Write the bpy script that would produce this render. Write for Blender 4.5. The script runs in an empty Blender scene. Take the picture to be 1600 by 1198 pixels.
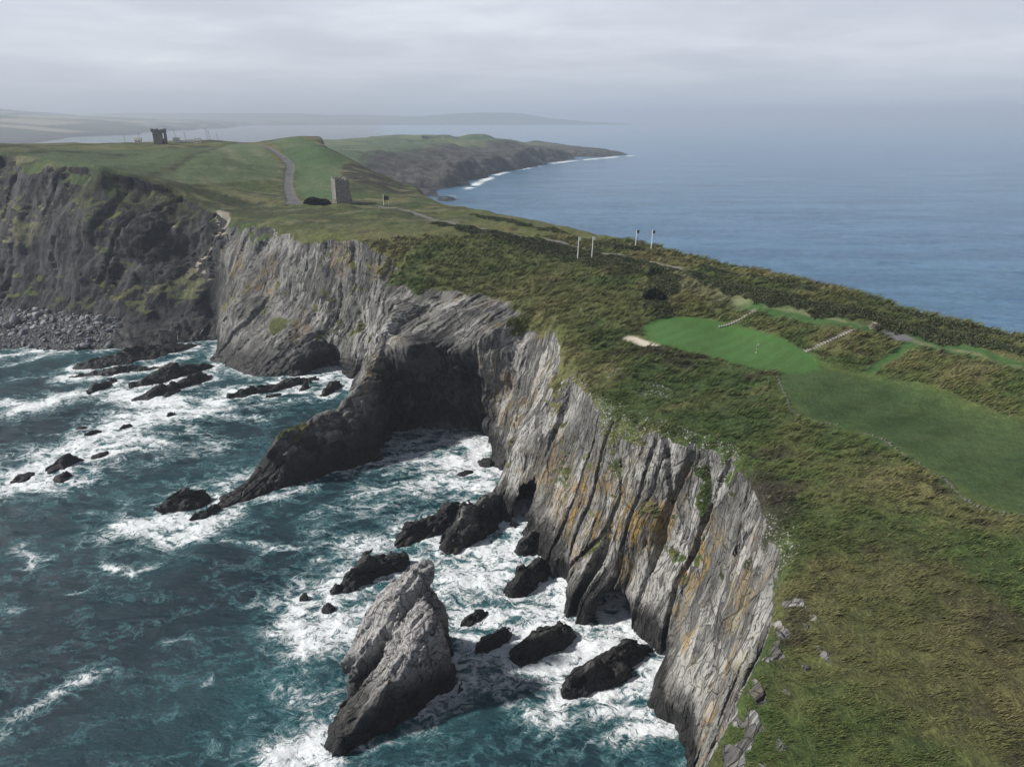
import bpy, math, random
import numpy as np
rng = np.random.default_rng(7); random.seed(7)
C = bpy.context.scene.collection
SC = bpy.context.scene

# ------------------------------------------------------------ camera, sky, sun, exposure
F, PITCH, CAMZ = 1110.0, math.radians(20.5), 100.0
cd = bpy.data.cameras.new('camera'); cam = bpy.data.objects.new('camera', cd); C.objects.link(cam)
cam.location = (0, 0, CAMZ); cam.rotation_euler = (math.pi/2-PITCH, 0, 0)
cd.sensor_width = 36; cd.lens = F/1600*36; cd.clip_start = 1; cd.clip_end = 120000
SC.camera = cam
SUN_EL, SUN_AZ = math.radians(41), math.radians(-90)      # azimuth from +Y towards +X
HAZE = 1.4e-4
SKY_STRENGTH, SUN_STRENGTH, EXPOSURE = 0.10, 5.0, 0.22
SC.view_settings.view_transform = 'Standard'; SC.view_settings.look = 'None'
SC.view_settings.exposure = EXPOSURE; SC.view_settings.gamma = 1
SC.cycles.use_denoising = True; SC.cycles.max_bounces = 6; SC.cycles.volume_bounces = 1
SC.cycles.transparent_max_bounces = 6

def nd(nt, typ, loc=None, **kw):
    n = nt.nodes.new(typ)
    for k, v in kw.items():
        if k.startswith('i_'):
            n.inputs[k[2:].replace('_', ' ')].default_value = v
        else:
            setattr(n, k, v)
    return n
def lk(nt, a, b): nt.links.new(a, b)
def mth(nt, op, a, b=None, c=None, clamp=False):
    n = nt.nodes.new('ShaderNodeMath'); n.operation = op; n.use_clamp = clamp
    for i, v in enumerate((a, b, c)):
        if v is None: continue
        if isinstance(v, (int, float)): n.inputs[i].default_value = v
        else: lk(nt, v, n.inputs[i])
    return n.outputs[0]
def mixc(nt, f, a, b, typ='MIX'):
    n = nt.nodes.new('ShaderNodeMix'); n.data_type = 'RGBA'; n.blend_type = typ
    for i, v in ((0, f), (6, a), (7, b)):
        if isinstance(v, (int, float)): n.inputs[i].default_value = v
        elif isinstance(v, tuple): n.inputs[i].default_value = (*v, 1) if len(v) == 3 else v
        else: lk(nt, v, n.inputs[i])
    return n.outputs[2]
def sstep(nt, x, a, b):
    n = nt.nodes.new('ShaderNodeMapRange'); n.interpolation_type = 'SMOOTHSTEP'
    n.inputs[1].default_value = a; n.inputs[2].default_value = b
    lk(nt, x, n.inputs[0]); return n.outputs[0]
def lstep(nt, x, a, b, c=0.0, d=1.0):
    n = nt.nodes.new('ShaderNodeMapRange'); n.clamp = True
    n.inputs[1].default_value = a; n.inputs[2].default_value = b; n.inputs[3].default_value = c; n.inputs[4].default_value = d
    lk(nt, x, n.inputs[0]); return n.outputs[0]
def noise(nt, vec, scale, detail=4, rough=0.55, dist=0.0):
    n = nd(nt, 'ShaderNodeTexNoise'); n.inputs['Scale'].default_value = scale
    n.inputs['Detail'].default_value = detail; n.inputs['Roughness'].default_value = rough
    n.inputs['Distortion'].default_value = dist
    if vec is not None: lk(nt, vec, n.inputs['Vector'])
    return n.outputs['Fac']
def mapping(nt, vec, scale=(1,1,1), rot=(0,0,0), loc=(0,0,0)):
    n = nd(nt, 'ShaderNodeMapping'); n.inputs['Scale'].default_value = scale
    n.inputs['Rotation'].default_value = rot; n.inputs['Location'].default_value = loc
    lk(nt, vec, n.inputs['Vector']); return n.outputs[0]

w = bpy.data.worlds.new('World'); SC.world = w; w.use_nodes = True
nt = w.node_tree; nt.nodes.clear()
sky = nd(nt, 'ShaderNodeTexSky', sky_type='NISHITA', sun_disc=False, sun_elevation=SUN_EL, sun_rotation=SUN_AZ)
sky.air_density = 1.0; sky.dust_density = 2.0; sky.ozone_density = 1.0
bg = nd(nt, 'ShaderNodeBackground'); bg.inputs['Strength'].default_value = SKY_STRENGTH
out = nd(nt, 'ShaderNodeOutputWorld')
tc = nd(nt, 'ShaderNodeTexCoord')
# cloud deck: project the view direction on a plane overhead
sx = nd(nt, 'ShaderNodeSeparateXYZ'); lk(nt, tc.outputs['Generated'], sx.inputs[0])
den = mth(nt, 'ADD', mth(nt, 'MAXIMUM', sx.outputs[2], 0.0), 0.10)
cb = nd(nt, 'ShaderNodeCombineXYZ')
lk(nt, mth(nt, 'DIVIDE', sx.outputs[0], den), cb.inputs[0]); lk(nt, mth(nt, 'DIVIDE', sx.outputs[1], den), cb.inputs[1])
n1 = noise(nt, cb.outputs[0], 0.42, 6, 0.5, 0.2)
n2 = noise(nt, mapping(nt, cb.outputs[0], (1.0, 1.3, 1), loc=(3.1, 1.7, 0)), 0.9, 7, 0.58, 0.3)
cl = mth(nt, 'ADD', mth(nt, 'MULTIPLY', n1, 0.6), mth(nt, 'MULTIPLY', n2, 0.4))
cloudcol = mixc(nt, sstep(nt, cl, 0.37, 0.65), (5.5, 5.85, 6.6), (7.7, 8.0, 8.6))
cloudcol = mixc(nt, mth(nt, 'MULTIPLY', sstep(nt, cl, 0.60, 0.68), 0.6), cloudcol, (10.2, 10.2, 10.2))
cloudcol = mixc(nt, sstep(nt, sx.outputs[2], 0.11, -0.02), cloudcol, (4.3, 4.8, 5.6))
cloudcol = mixc(nt, sstep(nt, sx.outputs[2], 0.17, 0.50), cloudcol, (0.85, 1.05, 1.45))     # unseen upper dome darkened to cut ambient light and deepen shade
skyc = mixc(nt, 0.92, sky.outputs[0], cloudcol)
lk(nt, skyc, bg.inputs['Color']); lk(nt, bg.outputs[0], out.inputs[0])

sl = bpy.data.lights.new('sun', 'SUN'); so = bpy.data.objects.new('sun', sl); C.objects.link(so)
sl.energy = SUN_STRENGTH; sl.angle = math.radians(4); sl.color = (1.0, 0.965, 0.91)
so.rotation_euler = (math.pi/2-SUN_EL, 0, -SUN_AZ+math.pi)
so.location = (0, 0, 300)

# ------------------------------------------------------------ helpers
def at(px, py, z):
    a = (px-800)/F; b = (py-599)/F
    dx, dy, dz = a, math.cos(PITCH)-b*math.sin(PITCH), -math.sin(PITCH)-b*math.cos(PITCH)
    t = (z-CAMZ)/dz
    return dx*t, dy*t
def hash3(ix, iy, iz, seed):
    h = (ix.astype(np.uint32)*np.uint32(374761393)) ^ (iy.astype(np.uint32)*np.uint32(668265263)) ^ (iz.astype(np.uint32)*np.uint32(2147483647)) ^ np.uint32(seed*2654435 % 4294967295)
    h = (h ^ (h >> np.uint32(13)))*np.uint32(1274126177)
    h ^= h >> np.uint32(16); h = h*np.uint32(2246822519); h ^= h >> np.uint32(13)
    return (h & np.uint32(0xFFFFFF)).astype(np.float32)*np.float32(2/16777215.)-np.float32(1)
def vn(x, y, z=None, seed=0):
    x = np.asarray(x, np.float32); y = np.asarray(y, np.float32)
    z = np.zeros_like(x) if z is None else np.asarray(z, np.float32)
    fx, fy, fz = np.floor(x), np.floor(y), np.floor(z)
    ix, iy, iz = fx.astype(np.int32), fy.astype(np.int32), fz.astype(np.int32)
    def q(t): return t*t*t*(t*(t*6-15)+10)
    u, v, s = q(x-fx), q(y-fy), q(z-fz)
    r = 0
    for k in (0, 1):
        wz = s if k else 1-s
        for j in (0, 1):
            wy = v if j else 1-v
            a = hash3(ix, iy+j, iz+k, seed); b = hash3(ix+1, iy+j, iz+k, seed)
            r = r+wz*wy*(a+(b-a)*u)
    return r
def fbm(x, y, z=None, octv=4, seed=0, gain=0.5):
    r = 0; a = 1.0; f = 1.0; t = 0
    for o in range(octv):
        r = r+a*vn(np.asarray(x)*f+o*17.3, np.asarray(y)*f-o*9.1, None if z is None else np.asarray(z)*f+o*5.7, seed+o*31)
        t += a; a *= gain; f *= 2.03
    return r/t*1.6
def smooth(a, b, x):
    t = np.clip((x-a)/(b-a), 0, 1); return t*t*(3-2*t)
def poly_sdf(pts, X, Y):
    pts = np.asarray(pts, np.float32); d = np.full(X.shape, 1e12, np.float32); ins = np.zeros(X.shape, bool)
    n = len(pts)
    for i in range(n):
        ax, ay = pts[i]; bx, by = pts[(i+1) % n]
        ex, ey = bx-ax, by-ay; L = ex*ex+ey*ey+1e-9
        t = np.clip(((X-ax)*ex+(Y-ay)*ey)/L, 0, 1)
        qx, qy = X-ax-t*ex, Y-ay-t*ey
        d = np.minimum(d, qx*qx+qy*qy)
        c = (ay > Y) != (by > Y)
        if abs(by-ay) > 1e-9: ins ^= c & (X < (bx-ax)*(Y-ay)/(by-ay)+ax)
    d = np.sqrt(d); d[ins] *= -1
    return d
def line_dist(pts, X, Y):
    d = np.full(X.shape, 1e12, np.float32)
    for (ax, ay), (bx, by) in zip(pts[:-1], pts[1:]):
        ex, ey = bx-ax, by-ay; L = ex*ex+ey*ey+1e-9
        t = np.clip(((X-ax)*ex+(Y-ay)*ey)/L, 0, 1)
        d = np.minimum(d, (X-ax-t*ex)**2+(Y-ay-t*ey)**2)
    return np.sqrt(d)
def smax(a, b, k):
    h = np.clip(0.5+0.5*(a-b)/k, 0, 1)
    return b+(a-b)*h+k*h*(1-h)
def smin(a, b, k): return -smax(-a, -b, k)
def chaikin(p, n=2, closed=True):
    p = np.asarray(p, float)
    for _ in range(n):
        q = np.roll(p, -1, 0) if closed else p[1:]
        a = p if closed else p[:-1]
        p2 = np.empty((len(a)*2, 2)); p2[0::2] = a*.75+q*.25; p2[1::2] = a*.25+q*.75
        p = p2 if closed else np.vstack([p[:1], p2, p[-1:]])
    return p
def surface_nets(d):
    """quads of the zero surface of d in index space"""
    ins = d < 0
    n0, n1, n2 = d.shape
    c = np.zeros((n0-1, n1-1, n2-1), np.uint8)
    for i in (0, 1):
        for j in (0, 1):
            for k in (0, 1):
                c += ins[i:n0-1+i, j:n1-1+j, k:n2-1+k]
    act = (c > 0) & (c < 8)
    idx = np.full(act.shape, -1, np.int32)
    cells = np.argwhere(act); idx[act] = np.arange(len(cells))
    acc = np.zeros((len(cells), 3), np.float32); cnt = np.zeros(len(cells), np.float32)
    ci, cj, ck = cells.T
    for axis in range(3):
        for p in (0, 1):
            for q in (0, 1):
                o = [0, 0, 0]; oth = [a for a in range(3) if a != axis]
                o[oth[0]] = p; o[oth[1]] = q
                o2 = list(o); o2[axis] = 1
                a = d[ci+o[0], cj+o[1], ck+o[2]]; b = d[ci+o2[0], cj+o2[1], ck+o2[2]]
                m = (a < 0) != (b < 0)
                t = np.where(m, a/np.where(m, a-b, 1), 0)
                pos = np.zeros_like(acc)
                pos[:, oth[0]] = p; pos[:, oth[1]] = q; pos[:, axis] = t
                acc[m] += pos[m]; cnt[m] += 1
    V = cells+acc/np.maximum(cnt, 1)[:, None]
    quads = []
    for axis in range(3):
        oth = [a for a in range(3) if a != axis]
        sa = [slice(1, -1)]*3; sa[axis] = slice(0, -1); sb = list(sa); sb[axis] = slice(1, None)
        A = ins[tuple(sa)]; B = ins[tuple(sb)]
        for flip in (0, 1):
            m = (A & ~B) if not flip else (~A & B)
            e = np.argwhere(m)
            if not len(e): continue
            base = e.copy(); base[:, oth[0]] += 1; base[:, oth[1]] += 1
            qs = []
            for (p, q) in ((0, 0), (1, 0), (1, 1), (0, 1)):
                cc = base.copy(); cc[:, oth[0]] -= 1-p; cc[:, oth[1]] -= 1-q
                qs.append(idx[cc[:, 0], cc[:, 1], cc[:, 2]])
            qd = np.stack(qs, 1)
            if (flip == 1) != (axis == 1): qd = qd[:, ::-1]
            quads.append(qd)
    Q = np.vstack(quads); Q = Q[(Q >= 0).all(1)]
    return V, Q
def vert_normals(V, Q):
    a = V[Q[:, 2]]-V[Q[:, 0]]; b = V[Q[:, 3]]-V[Q[:, 1]]
    fn = np.cross(a, b); N = np.zeros_like(V)
    for k in range(Q.shape[1]):
        for c in range(3): N[:, c] += np.bincount(Q[:, k], fn[:, c], len(V))
    return N/np.maximum(np.linalg.norm(N, axis=1), 1e-9)[:, None]
def mesh_np(name, V, Q, mats=(), attrs=None, smoothf=True, normals=None):
    me = bpy.data.meshes.new(name); V = np.ascontiguousarray(V, np.float32); Q = np.ascontiguousarray(Q, np.int32)
    k = Q.shape[1]
    me.vertices.add(len(V)); me.vertices.foreach_set('co', V.ravel())
    me.loops.add(Q.size); me.loops.foreach_set('vertex_index', Q.ravel())
    me.polygons.add(len(Q)); me.polygons.foreach_set('loop_start', np.arange(0, Q.size, k, dtype=np.int32))
    me.update(calc_edges=True)
    if smoothf: me.polygons.foreach_set('use_smooth', np.ones(len(Q), bool))
    for m in mats: me.materials.append(m)
    for an, av in (attrs or {}).items():
        av = np.ascontiguousarray(av, np.float32)
        if av.ndim == 1:
            at_ = me.attributes.new(an, 'FLOAT', 'POINT'); at_.data.foreach_set('value', av)
        else:
            at_ = me.attributes.new(an, 'FLOAT_VECTOR', 'POINT'); at_.data.foreach_set('vector', av.ravel())
    if normals is not None: me.normals_split_custom_set_from_vertices(normals.tolist())
    me.update()
    return me
def link(name, me, parent=None):
    o = bpy.data.objects.new(name, me); C.objects.link(o)
    if parent: o.parent = parent
    return o
def structure(o): o['kind'] = 'structure'; return o
def tag(o, label, cat, group=None):
    o['label'] = label; o['category'] = cat
    if group: o['group'] = group
    return o
def submesh(V, Q, mask, attrs, N):
    q = Q[mask]; used, inv = np.unique(q, return_inverse=True)
    return V[used], inv.reshape(q.shape), {k: a[used] for k, a in attrs.items()}, N[used]

# ------------------------------------------------------------ the lie of the land (metres, z up, sea level 0)
# plateau heights read off the photograph: (pixel x, pixel y, height)
PC = [(1100,1190,39),(1180,1060,41),(1300,1150,42),(1550,1150,44),(1300,950,42),(1550,950,45),(1450,800,44),(1235,850,41.5),(1590,860,45),
 (1195,770,42),(1300,600,44.5),(1450,680,44.3),(1590,770,44.6),(1590,700,45.2),(1400,620,44.3),
 (1030,510,45.5),(1100,530,45),(1181,550,45),(1250,572,44.8),(1150,520,45.2),(1060,535,45),
 (1040,570,42.6),(1120,600,42.6),(1200,620,43.4),(1050,670,41),(980,640,40),(1140,690,41.5),(900,560,40.5),(960,540,43),
 (1060,468,49.5),(1180,482,51),(1340,516,51),(1280,492,51.3),(1225,532,47.2),(1130,498,47.5),(1420,535,50),(1390,560,47),(1350,585,45),(1500,640,45),(1500,585,49.5),(1595,610,49.5),(1600,690,45.2),
 (1600,522,51),(1400,477,51.5),(1200,427,52),(1000,377,53),(850,347,54),(740,327,55),(660,313,55.5),
 (870,512,43),(850,445,46.5),(690,556,31.5),(650,556,31),(690,520,35.5),(640,530,33),(700,500,37.5),(650,500,36.5),(720,480,40),(660,465,40),(620,500,35.5),(780,462,43),(780,430,46),(870,400,50.5),(1000,420,51.3),(960,450,48.5),(700,400,50),(640,440,43.5),(610,442,42.5),(665,403,49),
 (620,350,55.5),(560,372,53.5),(540,320,57),(450,342,55.2),(470,312,58),(370,347,54),(450,280,63),(450,250,72),(400,225,80),(500,215,84),
 (300,312,62),(220,282,72),(130,262,78),(0,240,82.5),(300,240,79),(200,250,76),(100,236,81.5),(0,228,85),(250,225.5,81.5),(150,224,82.5),(60,226,83),(330,219.5,82.5),(330,300,63.5),(380,300,61.5),
 (507,231,79),(550,251,70),(525,266,66.5),(537,279,63),(600,297,58),(600,281,52),(640,301,42)]
PW = np.array([(*at(a, b, z), z) for a, b, z in PC])
EXTRA = np.array([(10,10,40),(120,20,46),(150,100,50),(-520,480,79),(-500,800,66),(-100,850,62),(-300,800,68),(-250,660,76),(-420,600,76),(-330,660,75),(-180,760,74),(40,-10,42)], float)
PW = np.vstack([PW, EXTRA])
def tps_fit(P, z, lam=0.02):
    n = len(P); d = np.linalg.norm(P[:, None]-P[None], axis=2)/100
    K = np.where(d > 0, d*d*np.log(np.maximum(d, 1e-9)), 0)+lam*np.eye(n)*0.02
    A = np.zeros((n+3, n+3)); A[:n, :n] = K; A[:n, n] = 1; A[:n, n+1:] = P/100; A[n, :n] = 1; A[n+1:, :n] = P.T/100
    return np.linalg.solve(A, np.concatenate([z, [0, 0, 0]]))
TPSW = tps_fit(PW[:, :2], PW[:, 2])
def plateau(X, Y):
    X = np.asarray(X, np.float32); Y = np.asarray(Y, np.float32)
    r = TPSW[-3]+TPSW[-2]*X/100+TPSW[-1]*Y/100
    for (x, y, _), c in zip(PW, TPSW):
        d2 = ((X-x)**2+(Y-y)**2)/1e4+1e-12
        r = r+np.float32(c*0.5)*d2*np.log(d2)
    return np.clip(r, 34, 90)
_T = np.concatenate([np.arange(45, 330, .5), np.arange(330, 900, 1.0)])
def gnd(px, py):
    """first place where the sight line through a pixel of the photograph meets the land"""
    a = (px-800)/F; b = (py-599)/F
    dx, dy, dz = a, math.cos(PITCH)-b*math.sin(PITCH), -math.sin(PITCH)-b*math.cos(PITCH)
    k = 1/math.hypot(dx, dy); X, Y, Z = dx*k*_T, dy*k*_T, CAMZ+dz*k*_T
    h = plateau(X, Y)-Z; i = int(np.argmax(h > 0)) if (h > 0).any() else int(np.argmax(h))
    if i == 0: return float(X[0]), float(Y[0])
    q = np.clip(-h[i-1]/max(h[i]-h[i-1], 1e-6), 0, 1) if h[i] > 0 else 0
    return float(X[i-1]+(X[i]-X[i-1])*q), float(Y[i-1]+(Y[i]-Y[i-1])*q)
def gpoly(pts, n=2, closed=True): return chaikin([gnd(*p) for p in pts], n, closed)

# stations along the western cliffs: (foot x,y at the sea, top x,y, share of the set-back reached at 12 % height, at 50 % height)
ST = [((5,-20),(12,-20),.2,.5),((8,30),(10,35),.2,.5),((14,55),(17,51),.2,.5),((22,75),(26,62),.2,.5),((31,93),(33,73),.15,.5),
 ((24,99),(40,88),.1,.55),((26,106),(41,98),.1,.5),((30,112),(42,106),.0,.45),((25,117),(42,116),.05,.5),((21,124),(42,123),.05,.5),((13,121),(33,129),.05,.5),
 ((9,131),(24,139),.02,.5),((9,144),(20,155),.05,.5),((2,157),(16,172),.1,.45),((-6,165),(14,184),.06,.26),((-8,169),(14,190),.06,.26),((0,184),(13,204),.1,.5),((-9,200),(6,222),.1,.5),
 ((-13,210),(-10,208),.05,.3),((-30,212),(-29,207),.05,.3),((-47,216),(-44,221),.1,.5),((-55,240),(-45,242),.1,.5),((-63,262),(-48,267),.05,.5),((-66,270),(-36,277),.1,.4),
 ((-74,281),(-62,294),.1,.5),((-92,275),(-82,306),.15,.55),((-106,273),(-101,322),.15,.6),((-130,289),(-129,336),.2,.6),((-138,313),(-134,349),.15,.6),((-140,330),(-142,350),.1,.5),
 ((-165,322),(-161,368),.15,.6),((-192,306),(-181,364),.35,.62),((-237,313),(-209,362),.5,.72),((-300,322),(-277,402),.5,.72),((-450,335),(-430,420),.4,.7)]
BACK = [((-700,420),(-690,480)),((-700,950),(-690,940)),((-260,950),(-265,930))]
RT = [(500,214,84),(511,227,79),(552,249,70),(600,276,52),(642,299,41.5),(664,313,54),(740,326,55),(850,346,54),(1000,376,53),(1200,426,52),(1400,476,51.5),(1600,521,51)]
RW = [at(a, b, z) for a, b, z in RT]+[(150,120),(150,40),(140,-20)]
RW = np.array(RW)
def offset(p, dist):
    t = np.gradient(p, axis=0); t /= np.linalg.norm(t, axis=1)[:, None]
    return p+np.stack([-t[:, 1], t[:, 0]], 1)*dist
RB = offset(RW, 34)
def level(f):
    L = []
    for b, t, l, m in ST:
        b = np.array(b); t = np.array(t); k = {0: 0, 1: l, 2: m, 3: 1}[f]; L.append(b+(t-b)*k)
    for b, t in BACK: b = np.array(b); t = np.array(t); L.append(b+(t-b)*f/3)
    k = (0, .25, .65, 1)[f]
    L += list(RB+(RW-RB)*k)
    return np.array(L)
LV = [level(i) for i in range(4)]
# strike of the near-vertical rock beds, shared by cliffs, stack and skerries
EX, EY = 0.78, 0.625; NX, NY = 0.625, -0.78
def beds(x, y, z):
    """1-D bedding coordinate, gently warped"""
    wv = 2.2*vn(x/31, y/31, z/34, 5)+0.7*vn(x/9, y/9, z/12, 6)
    return NX*x+NY*y+0.0*z+wv
def strata(s, u, z, small=1.0):
    """relief of the beds: slabs and slots running along the strike"""
    r = 0
    for w, a, lu, lz, sd in ((11.5, 1.9, 30, 36, 11), (4.6, .85, 15, 17, 12), (1.7, .36, 8, 9, 13)):
        q = s/w+.35*vn(u/(lu*.6), z/(lz*.6), None, sd+70)
        k = np.floor(q); fr = q-k
        v0 = vn(k*7.37+.5, u/lu+k*3.1, z/lz+k*1.7, sd); 
        v0 = v0+.55*np.round(1.4*vn(k*5.11+.5, u/lu*2.3+k, z/lz*2.3-k, sd+9))/1.4
        slot = smooth(.13, .03, fr)*(.2+1.1*smooth(-.1, .5, vn(k*3.7+.5, u/lu*.7, z/lz*.7, sd+5)))*(2.1 if w > 3 else .7)
        r = r+a*(small if w < 3 else 1.0)*(v0+.75*slot+.35*(fr-.5))
    return r
def ridge_on(px, py, s0):
    a = (px-800)/F; b = (py-599)/F
    dx, dy, dz = a, math.cos(PITCH)-b*math.sin(PITCH), -math.sin(PITCH)-b*math.cos(PITCH)
    t = s0/(NX*dx+NY*dy)
    return EX*dx*t+EY*dy*t, CAMZ+dz*t      # (along strike, height)
FR = sorted([(*ridge_on(a, b, c), c) for a, b, c in ((612,480,-208),(590,535,-199),(560,585,-194),(520,635,-190),(480,662,-189),(440,684,-188),(400,735,-188),(360,765,-187.5),(325,790,-187))])
FR_U = np.array([p[0] for p in FR]); FR_Z = np.array([p[1] for p in FR]); FR_S = np.array([p[2] for p in FR])

def sdf_land(x, y, z, S, Zp):
    """signed distance to the land without small relief; S = the four level distances at x,y"""
    t = z/Zp
    a = np.where(t < .12, S[0]+(S[1]-S[0])*np.clip(t/.12, -.3, 1), np.where(t < .5, S[1]+(S[2]-S[1])*(t-.12)/.38, S[2]+(S[3]-S[2])*np.clip((t-.5)/.5, 0, 1)))
    d = smax(a*0.9, z-Zp, 2.2)
    return d

# ------------------------------------------------------------ voxel grid round the camera: azimuth x log(range) x height
QUAL = 1.25
na = int(620*QUAL); nr = int(860*QUAL)
AZ = np.radians(np.linspace(-41, 48, na)).astype(np.float32)
LR = np.linspace(math.log(36), math.log(800), nr).astype(np.float32)
ZL = np.concatenate([np.arange(-2.5, 60, 0.62/QUAL), np.arange(60, 91.5, 0.85/QUAL)]).astype(np.float32)
nz = len(ZL)
R_ = np.exp(LR)
X2 = R_[None, :]*np.sin(AZ)[:, None]; Y2 = R_[None, :]*np.cos(AZ)[:, None]
S4 = [poly_sdf(chaikin(L, 1), X2, Y2) for L in LV]
ZP = plateau(X2, Y2)
# hummocks of the rough grass
GREEN = gpoly([(1012,515),(1022,505),(1060,500),(1110,505),(1170,520),(1230,545),(1268,565),(1262,577),(1225,578),(1180,570),(1120,552),(1060,540),(1025,530)])
FAIR = gpoly([(1262,562),(1300,580),(1345,588),(1420,602),(1500,632),(1560,655),(1640,680),(1640,810),(1560,790),(1500,765),(1440,722),(1380,690),(1320,668),(1262,655),(1225,610),(1222,580)])
BUNK = gpoly([(966,527),(985,524),(1010,528),(1035,540),(1010,541),(985,538)],1)
sg = np.minimum(poly_sdf(GREEN, X2, Y2), poly_sdf(FAIR, X2, Y2))
rough = smooth(0, 7, sg)
SHELF = [(-50,200),(-20,196),(-6,204),(4,220),(-6,238),(-30,252),(-50,262)]
shelf2 = smooth(3, -3, poly_sdf(SHELF, X2, Y2))
HUM = rough*(1-.8*shelf2)*(1.0*vn(X2/17, Y2/17, None, 21)+0.55*vn(X2/6.5, Y2/6.5, None, 22)+0.3*vn(X2/2.6, Y2/2.6, None, 23))
ZP = ZP+HUM*np.clip(1-R_[None]/1400, .4, 1)
sb = poly_sdf(BUNK, X2, Y2); ZP = ZP-1.1*smooth(1.5, -2.5, sb)
SCR = [[(690,352),(800,372),(900,392),(1000,412),(1080,432),(1200,462),(1330,492),(1460,520),(1620,556)],[(740,338),(860,362),(1000,392),(1120,420),(1250,450),(1400,485),(1620,535)]]
SCRL = [[gnd(*p) for p in q] for q in SCR]
SCR2 = gpoly([(700,350),(860,378),(1000,404),(1040,420),(1000,440),(940,430),(860,405),(760,375),(680,360)],1)
BUSH = gpoly([(1005,440),(1040,430),(1075,440),(1050,480),(1045,500),(1010,500)],1)
def scrub_sd(x, y):
    a = np.minimum(line_dist(SCRL[0], x, y)-4.0, line_dist(SCRL[1], x, y)-2.2)
    return np.minimum(np.minimum(a, poly_sdf(SCR2, x, y)+4.5), poly_sdf(BUSH, x, y))
ZP = ZP+.9*smooth(1.5, -2.5, scrub_sd(X2, Y2)+2*vn(X2/9, Y2/9, None, 31))*(.7+.5*vn(X2/3.5, Y2/3.5, None, 32))
mdx, mdy = gnd(530, 327); ZP = ZP+2.6*np.exp(-(((X2-mdx)/9)**2+((Y2-mdy)/5)**2)**1.5)
def hgt(x, y):
    i = np.interp(np.arctan2(x, y), AZ, np.arange(na)); j = np.interp(np.log(np.hypot(x, y)), LR, np.arange(nr))
    i0 = np.clip(i.astype(int) if hasattr(i, 'astype') else int(i), 0, na-2); j0 = np.clip(j.astype(int) if hasattr(j, 'astype') else int(j), 0, nr-2); a = i-i0; b = j-j0
    return ZP[i0, j0]*(1-a)*(1-b)+ZP[i0+1, j0]*a*(1-b)+ZP[i0, j0+1]*(1-a)*b+ZP[i0+1, j0+1]*a*b
def gnd3(px, py):
    x, y = gnd(px, py); return x, y, float(hgt(np.float64(x), np.float64(y)))
Z3 = ZL[None, None, :]
D = np.empty((na, nr, nz), np.float32)
CH = 64
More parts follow.
